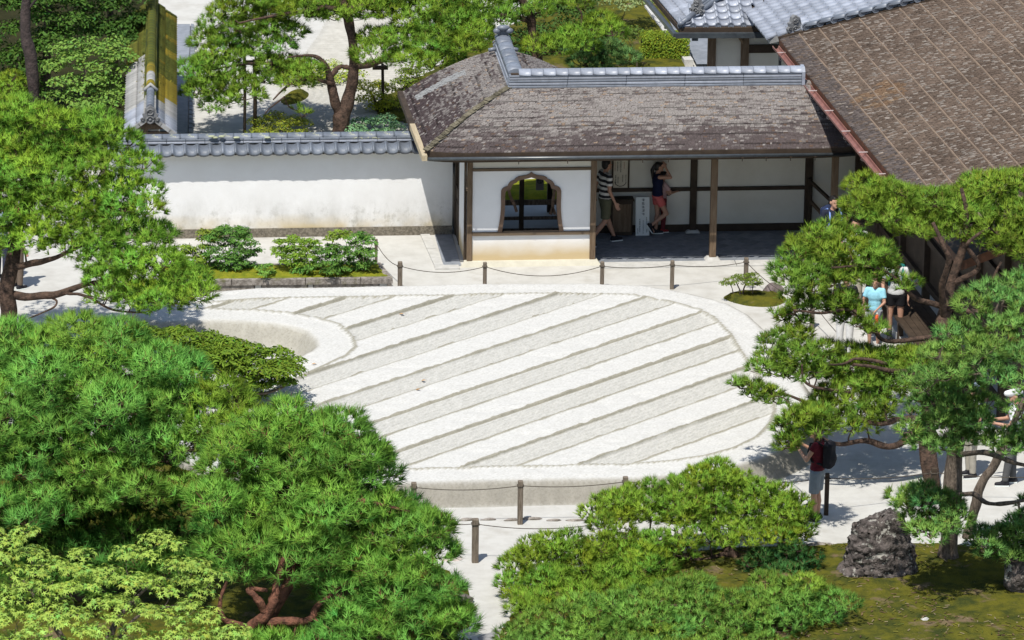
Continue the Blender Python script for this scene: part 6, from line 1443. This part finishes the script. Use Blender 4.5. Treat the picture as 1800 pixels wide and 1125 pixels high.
# ---- G: the old pine behind the wall
b = G(603, 240); Yb = b[1]
G_l = [(310, 155), (328, 115), (350, 65), (372, 10), (400, -60), (470, -60), (500, 20), (540, 60), (500, 95), (555, 110), (548, 150), (500, 162), (450, 152), (488, 172), (425, 182), (382, 200), (330, 192), (312, 175)]
G_h = [[(400, 110), (470, 108), (440, 135), (405, 140)], [(560, 45), (650, 60), (600, 95), (550, 90)]]
G_r = [(640, 62), (680, 42), (720, 20), (760, -50), (860, -50), (852, 60), (832, 90), (785, 122), (760, 138), (722, 130), (690, 115), (645, 108)]
G_t = [(420, -60), (600, -70), (740, -60), (720, 25), (650, 42), (570, 40), (490, 35)]
pine('old spreading pine behind the wall with forked dark trunk propped on posts', b,
     [[(603, 242, Yb, .20), (600, 205, Yb, .17), (612, 180, Yb, .13), (622, 140, Yb, .12), (622, 90, Yb, .11), (612, 40, Yb, .10), (602, 0, Yb, .085), (600, -60, Yb, .06)], [(600, 205, Yb, .11), (586, 170, Yb-.05, .10), (582, 140, Yb-.05, .085), (570, 112, Yb-.1, .055), (548, 98, Yb-.1, .032), (505, 100, Yb-.1, .018)],
      [(583, 132, Yb-.05, .06), (598, 118, Yb, .05), (618, 120, Yb, .05)], [(622, 118, Yb, .075), (660, 110, Yb-.1, .07), (692, 97, Yb-.1, .055), (715, 82, Yb-.1, .045), (760, 95, Yb-.1, .03), (800, 85, Yb-.1, .02)], [(616, 20, Yb, .06), (570, 14, Yb, .055), (520, 22, Yb-.1, .045), (480, 28, Yb-.1, .03), (420, 40, Yb-.2, .02)],
      [(612, 14, Yb, .05), (650, 10, Yb, .045), (690, 22, Yb, .03)], [(585, 147, Yb-.1, .045), (545, 138, Yb-.3, .035), (510, 148, Yb-.35, .025), (480, 175, Yb-.4, .018)], 
      [(480, 112, Yb+.1, .035), (440, 112, Yb, .028), (380, 120, Yb, .018)], [(500, 170, Yb-.45, .02), (475, 190, Yb-.5, .014), (465, 200, Yb-.5, .01)]],
     [(G_l, Yb+.3, .5, .40, dict(holes=G_h, sp=.66, back=.2)), (G_r, Yb, .5, .42, dict(back=.3, sp=.66)), (G_t, Yb+.4, .3, .42, dict(sp=.6)), ([(520, 185), (545, 190), (540, 215), (515, 210)], Yb-.4, .1, .2, dict(dens=.4, back=0))], (.20, .35, .04), ln=.15, K=17, wid=.013)
# ---- pines and shrubs behind the gatehouse
b = G(880, 190); Yb = b[1]
pine('bright green pine behind the ridge of the gatehouse', b, [[(950, 130, Yb, .12), (938, 60, Yb, .10), (930, 20, Yb, .08), (900, -20, Yb, .05)], [(938, 40, Yb, .06), (900, 28, Yb, .05), (860, 30, Yb, .03)], [(940, 70, Yb, .05), (1000, 60, Yb, .04), (1060, 50, Yb, .02)]],
     [([(795, 30), (850, -50), (1020, -50), (1030, 15), (960, 40), (880, 45), (860, 60), (800, 90)], Yb+.2, .4, .42), ([(760, 60), (850, 40), (880, 60), (830, 110), (770, 130)], Yb-.2, .3, .38), ([(920, 75), (990, 45), (1060, 25), (1100, 60), (1020, 95), (960, 115)], Yb-.3, .3, .38, dict(col=(.22, .37, .04)))], (.2, .35, .04), ln=.15, K=16, wid=.013, sp=.10)
b = G(1060, 170); pine('rounded blue-green pine tucked behind the grey ridge tiles', b, [[(1060, 170, b[1], .09), (1060, 120, b[1], .07), (1060, 90, b[1], .04)]], [([(990, 88), (1020, 68), (1070, 60), (1105, 74), (1122, 100), (1118, 125), (1000, 130)], b[1], .3, .32, dict(inset=.45))], (.15, .31, .10), ln=.15, K=17, wid=.013, sp=.095)
b = G(1120, 130); shrub('loose olive green shrub behind the blue-green pine', b, None, [([(1055, 45), (1090, 38), (1122, 48), (1130, 70), (1105, 88), (1060, 68)], b[1], .3, .26)], (.11, .17, .03), .07, m='dullleaf', dens=.8)
b = G(965, 120); shrub('dark green evergreen bush behind the bright pine at the back', b, [[(965, 120, b[1]+1.2, .06), (965, 60, b[1]+1.2, .04)]], [([(870, 60), (900, 0), (960, -50), (1060, -50), (1060, 40), (1000, 110), (900, 110)], b[1]+1.4, .5, .42)], (.07, .14, .03), .085, dens=.8, colvar=.4)
b = G(1090, 60); shrub('pale glossy broadleaf shrub with whitish leaves at the back', b, None, [([(1030, -40), (1140, -40), (1138, 12), (1105, 22), (1060, 22), (1032, 10)], b[1], .3, .3)], (.26, .33, .13), .085, dens=.7, colvar=.4)
b = G(1150, 88); shrub('dark bushy evergreen beside the slate path kerb', b, None, [([(1130, 58), (1148, 52), (1162, 72), (1155, 86), (1132, 86)], b[1], .15, .2)], (.11, .19, .025), .05, m='dullleaf', dens=1.0)
b = G(1180, 85); shrub('small round yellow-green bush at the kerb of the slate path', b, None, [([(1172, 66), (1186, 63), (1190, 75), (1180, 83), (1172, 80)], b[1], .08, .15)], (.20, .27, .03), .045, dens=1.0)
hd = thing('clipped_hedge', 'low box-shaped clipped hedge with a flat yellow-green top', 'hedge', G(1170, 108))
h0, h1 = G(1128, 112), G(1212, 112); ht = W(1170, 88, h0[1]+.3)[2]; n = 5200
P_ = np.column_stack([h0[0]+(h1[0]-h0[0])*rng.random(n), h0[1]+.75*rng.random(n), rng.random(n)*.55]); fc = rng.random(n); P_[fc < .45, 2] = .55+rng.normal(size=(fc < .45).sum())*.012; P_[(fc >= .45) & (fc < .75), 1] = h0[1]+rng.normal(size=((fc >= .45) & (fc < .75)).sum())*.02
Nn = np.where((fc < .45)[:, None], np.array([0, 0, 1.]), np.array([0, -1., .4]))+rng.normal(size=(n, 3))*.35
V, F, t = leaves(P_, Nn, .05*rng.uniform(.7, 1.2, n), (.20, .27, .025)); o = link('foliage', raw_mesh('foliage', V-origin_of(hd), tris=F, mats=[M['leaf']], tint=t), hd, loc=origin_of(hd))
mb = MB(); mb.box(h0[0]+.06, h1[0]-.06, h0[1]+.08, h0[1]+.68, 0, .48); mb.build('stem', M['mud'], hd)
# ---- court shrubs behind the wall
b = G(500, 236); shrub('clipped yellow-green azalea behind the wall under the propped bough', b, None, [([(428, 215), (470, 200), (520, 198), (545, 215), (540, 248), (430, 248)], b[1], .2, .26)], (.32, .36, .04), .05, dens=1.0)
b = G(660, 195); shrub('bright yellow-green layered shrub beside the old pine trunk', b, [[(665, 200, b[1], .05), (660, 180, b[1], .04), (650, 160, b[1], .02)]], [([(625, 150), (660, 140), (700, 150), (708, 180), (690, 198), (640, 196), (625, 175)], b[1], .3, .25)], (.40, .43, .035), .055, m='dullleaf')
b = G(655, 236); shrub('silvery blue-green broadleaf bush at the foot of the old pine', b, None, [([(608, 215), (640, 198), (680, 198), (706, 215), (705, 248), (612, 248)], b[1], .2, .26)], (.20, .36, .17), .06, dens=1.0, colvar=.35)
b = G(540, 150); shrub('light green maple-like shrub behind the old pine', b, [[(540, 165, b[1], .05), (530, 140, b[1], .04), (520, 120, b[1], .02)]], [([(450, 100), (520, 95), (580, 110), (640, 130), (640, 150), (560, 150), (480, 145)], b[1]+.3, .2, .34, dict(dens=.7))], (.34, .42, .05), .06, m='dullleaf')
b = G(715, 165); shrub('green bush beside the gatehouse roof behind the wall', b, None, [([(690, 120), (740, 118), (750, 150), (720, 165), (690, 150)], b[1], .2, .28)], (.15, .21, .025), .055)
# ---- broadleaf wood at the top left
Yj = 9.0
b = G(150, 262); shrub('pale green glossy camellia tree beside the mossy roofed wall', b, [[(150, 262, b[1], .08), (150, 190, b[1], .06), (150, 120, b[1], .03)]], [([(72, 130), (98, 80), (150, 58), (205, 60), (236, 86), (226, 140), (224, 175), (200, 196), (150, 198), (88, 185)], b[1], .5, .33)], (.19, .32, .06), .085, name='camellia_tree', cat='tree', dens=.9, colvar=.35, surf=.7)
b = G(60, 250); shrub('dark green evergreen tree filling the top corner behind the tall trunk', b, [[(75, 250, b[1]+1.5, .12), (80, 120, b[1]+1.5, .10), (90, -40, b[1]+1.5, .06)]], [([(-60, -60), (150, -60), (150, 60), (80, 90), (70, 180), (-60, 190)], b[1]+1.2, .6, .5, dict(back=.3))], (.075, .155, .025), .095, name='evergreen_tree', cat='tree', dens=1.2, colvar=.45, surf=.7)
b = G(200, 220); shrub('deep green evergreen tree leaning over the mossy roofed wall', b, [[(205, 225, b[1]+1.5, .12), (200, 100, b[1]+1.5, .10), (190, -40, b[1]+1.5, .06)]], [([(120, -60), (272, -60), (262, 20), (252, 70), (246, 110), (205, 75), (140, 70)], b[1]+1.0, .5, .45, dict(back=.7))], (.065, .14, .024), .09, name='evergreen_tree', cat='tree', dens=1.2, colvar=.45, surf=.7)
b = G(58, 262); tt = thing('bare_trunk', 'straight dark bare tree trunk rising past the top corner', 'tree', b); sk = Skel(); sk.seed = 4; mb = MB()
limbs(mb, sk, [[(64, 270, b[1], .15), (60, 175, b[1], .125), (50, 80, b[1], .115), (44, 0, b[1], .105), (38, -80, b[1], .09)], [(46, 20, b[1], .03), (70, -10, b[1]-.1, .025), (90, -50, b[1]-.1, .02)]]); mb.build('trunk', M['greybark2'] if 'greybark2' in M else M.setdefault('greybark2', mat('dark_bark', (.075, .055, .05), (.035, .027, .025), 8, .95, 1, 20, bdist=.04)), tt)
b = G(20, 258); pine('small yellow-green pine between the bare trunk and the frame edge', b, [[(20, 260, b[1], .06), (20, 200, b[1], .05), (20, 150, b[1], .03)]], [([(-50, 140), (20, 128), (58, 138), (56, 165), (10, 178), (-50, 180)], b[1], .2, .28)], (.225, .375, .04), ln=.10, K=15)
# ---- the flat broadleaf shrub on the sand rim
b = G(415, 745); Yb = b[1]
shrub('wide flat-topped broadleaf evergreen reaching over the sand garden rim', b, [[(400, 750, Yb, .09), (405, 720, Yb, .075), (425, 690, Yb, .06), (450, 665, Yb-.1, .04), (490, 650, Yb-.1, .02)], [(405, 715, Yb, .05), (370, 670, Yb, .04), (310, 620, Yb+.2, .03)], [(430, 690, Yb-.1, .035), (470, 690, Yb-.2, .025), (500, 680, Yb-.2, .015)]],
      [([(85, 568), (150, 560), (200, 575), (250, 568), (300, 566), (350, 578), (400, 592), (450, 602), (505, 612), (534, 648), (520, 672), (475, 668), (440, 655), (400, 662), (350, 665), (300, 640), (240, 610), (150, 590)], Yb+.2, .7, .27, dict(inset=.35, sp=.55, dens=1.3, back=.5)), ([(380, 640), (450, 645), (525, 662), (505, 685), (440, 690), (380, 680)], Yb-.1, .15, .2, dict(sp=.6, dens=1.2)), ([(400, 690), (440, 682), (480, 695), (470, 712), (420, 708)], Yb-.2, .1, .16, dict(dens=.7))],
      (.16, .25, .026), .088, 'long', dens=1.1, flat=.42, name='evergreen_shrub', upl=.9, surf=.6)
# ---- peonies in the raised bed
for px, py, out, c, lb in ((405, 472, [(352, 470), (358, 415), (395, 392), (440, 402), (462, 440), (445, 475), (380, 480)], (0.121, 0.257, 0.047), 'large dark green peony near the left end of the stone bed'),
                           (345, 472, [(305, 455), (320, 430), (360, 430), (372, 460), (350, 482), (312, 478)], (0.230, 0.338, 0.041), 'yellow-green peony at the far left of the stone bed'),
                           (364, 460, [(340, 408), (370, 400), (392, 408), (388, 425), (350, 428)], (0.230, 0.297, 0.041), 'tall thin peony with yellowing leaves over the dark one'),
                           (466, 486, [(450, 480), (458, 462), (478, 460), (486, 478), (470, 490)], (0.189, 0.351, 0.061), 'smallest low peony sprout at the front of the bed'),
                           (522, 472, [(478, 445), (490, 420), (525, 412), (560, 425), (566, 455), (545, 475), (500, 470)], (0.216, 0.351, 0.041), 'light green peony in the middle of the bed'),
                           (530, 482, [(512, 480), (520, 464), (545, 464), (556, 478), (535, 486)], (0.162, 0.338, 0.061), 'low fresh green peony shoot before the middle peony'),
                           (592, 482, [(548, 470), (556, 430), (590, 425), (620, 440), (622, 475), (585, 488)], (0.135, 0.270, 0.047), 'full green peony right of the middle of the bed'),
                           (596, 470, [(568, 415), (590, 402), (618, 406), (612, 425), (575, 428)], (0.243, 0.351, 0.041), 'tall yellow-green peony rising behind the full green one'),
                           (638, 478, [(604, 440), (610, 415), (640, 405), (664, 430), (660, 465), (625, 482)], (0.149, 0.297, 0.054), 'large green peony at the corner of the bed by the rope post')):
    b = G(px, py, BZ); shrub(lb, (b[0], b[1]), [[(px-3, py, b[1], .012), (px-6, py-25, b[1], .009), (px-12, py-45, b[1], .006)], [(px+3, py, b[1], .012), (px+7, py-22, b[1], .009), (px+14, py-42, b[1], .006)], [(px, py, b[1]-.05, .01), (px+1, py-25, b[1]-.08, .007)]] if 'l' in lb and py < 480 else [[(px, py, b[1], .008), (px, py-8, b[1], .006)]],
                             [(out, b[1], .22, .13, dict(sp=.72, back=.3))], c, .062, 'long', name='peony', cat='peony', group='peonies in the stone bed', dens=1.15, flat=.55, upl=.8, surf=.8)
# ---- the little shrub on the moss island
b = G(1305, 524); shrub('small clipped shrub like a tiny tree on the moss island before the passage', b, [[(1307, 526, b[1], .022), (1306, 512, b[1], .018), (1312, 498, b[1], .012)], [(1303, 526, b[1], .018), (1300, 510, b[1], .014), (1294, 495, b[1], .01)], [(1292, 526, b[1], .010), (1286, 505, b[1], .009), (1280, 495, b[1], .007)], [(1323, 520, b[1], .010), (1323, 505, b[1], .008)]],
                        [([(1264, 500), (1278, 485), (1300, 480), (1325, 478), (1338, 488), (1340, 502), (1320, 506), (1300, 502), (1285, 508)], b[1], .12, .10, dict(back=.2))], (.17, .235, .035), .036, name='clipped_shrub', dens=1.0, flat=.55)
# ---- the maple in the near corner
M_out = [(-60, 915), (50, 918), (75, 948), (105, 968), (150, 958), (165, 985), (195, 972), (235, 942), (262, 932), (328, 936), (338, 960), (350, 985), (392, 1008), (398, 1030), (372, 1055), (400, 1085), (428, 1110), (430, 1180), (-60, 1180)]
b = G(120, 1330); Yb = b[1]+1.2
shrub('yellow-green maple with star-shaped leaves filling the near corner', (b[0], b[1]+1.2), [[(150, 1330, Yb, .12), (170, 1200, Yb, .09), (190, 1125, Yb+.5, .06), (215, 1080, Yb+.8, .035), (270, 1020, Yb+1., .02)], [(170, 1190, Yb, .06), (215, 1115, Yb+.1, .035), (250, 1080, Yb+.2, .02), (330, 1060, Yb+.6, .012)], [(165, 1200, Yb, .06), (90, 1090, Yb+.6, .04), (40, 1020, Yb+.9, .02)]],
      [(M_out, Yb+.3, .8, .30, dict(sp=.80, back=.4))], (.34, .47, .085), .120, 'maple', name='maple_tree', cat='tree', dens=.85, flat=.45, upl=1.1, m='dullleaf', big=290, colvar=.16, surf=.8)
# a little fern-green undergrowth by the mossy stone
b = G(800, 1120); shrub('low dark ground shrub between the mossy stone and the bushy pine', b, None, [([(765, 1100), (800, 1105), (830, 1118), (820, 1140), (770, 1140)], b[1], .1, .12)], (.07, .15, .03), .05)
# fallen needles and crumbs of bark on the moss
P_ = moss_r.min(0)+(moss_r.max(0)-moss_r.min(0))*rng.random((9000, 2)); dd = sdf(P_, moss_r); P_ = P_[(dd > .05) & (fbm(P_*1.3, 71, 2) > .45)]
zz = mound(.12, .4, 2)(P_, sdf(P_, moss_r))+.012; n = len(P_); a = rng.random(n)*6.28; l_ = rng.uniform(.02, .06, n); w_ = rng.uniform(.004, .012, n)
dx = np.column_stack([np.cos(a), np.sin(a), np.zeros(n)]); dy = np.column_stack([-np.sin(a), np.cos(a), np.zeros(n)]); C_ = np.column_stack([P_, zz])
V = np.stack([C_-dx*l_[:, None]-dy*w_[:, None], C_+dx*l_[:, None]-dy*w_[:, None], C_+dx*l_[:, None]+dy*w_[:, None]+np.array([0, 0, .006]), C_-dx*l_[:, None]+dy*w_[:, None]+np.array([0, 0, .004])], 1).reshape(-1, 3)
pal = np.array([(.20, .13, .07), (.12, .075, .045), (.26, .21, .12), (.10, .12, .02), (.16, .15, .025)]); t = np.repeat(pal[rng.integers(0, 5, n)]*rng.uniform(.7, 1.2, (n, 1)), 4, 0)
prop(link('fallen_needles', raw_mesh('fallen_needles', V, quads=np.arange(4*n).reshape(-1, 4), mats=[M['dullleaf']], tint=t)), kind='stuff', label='brown fallen needles and bark crumbs strewn over the moss', cat='litter')
print('foliage triangles', NT)
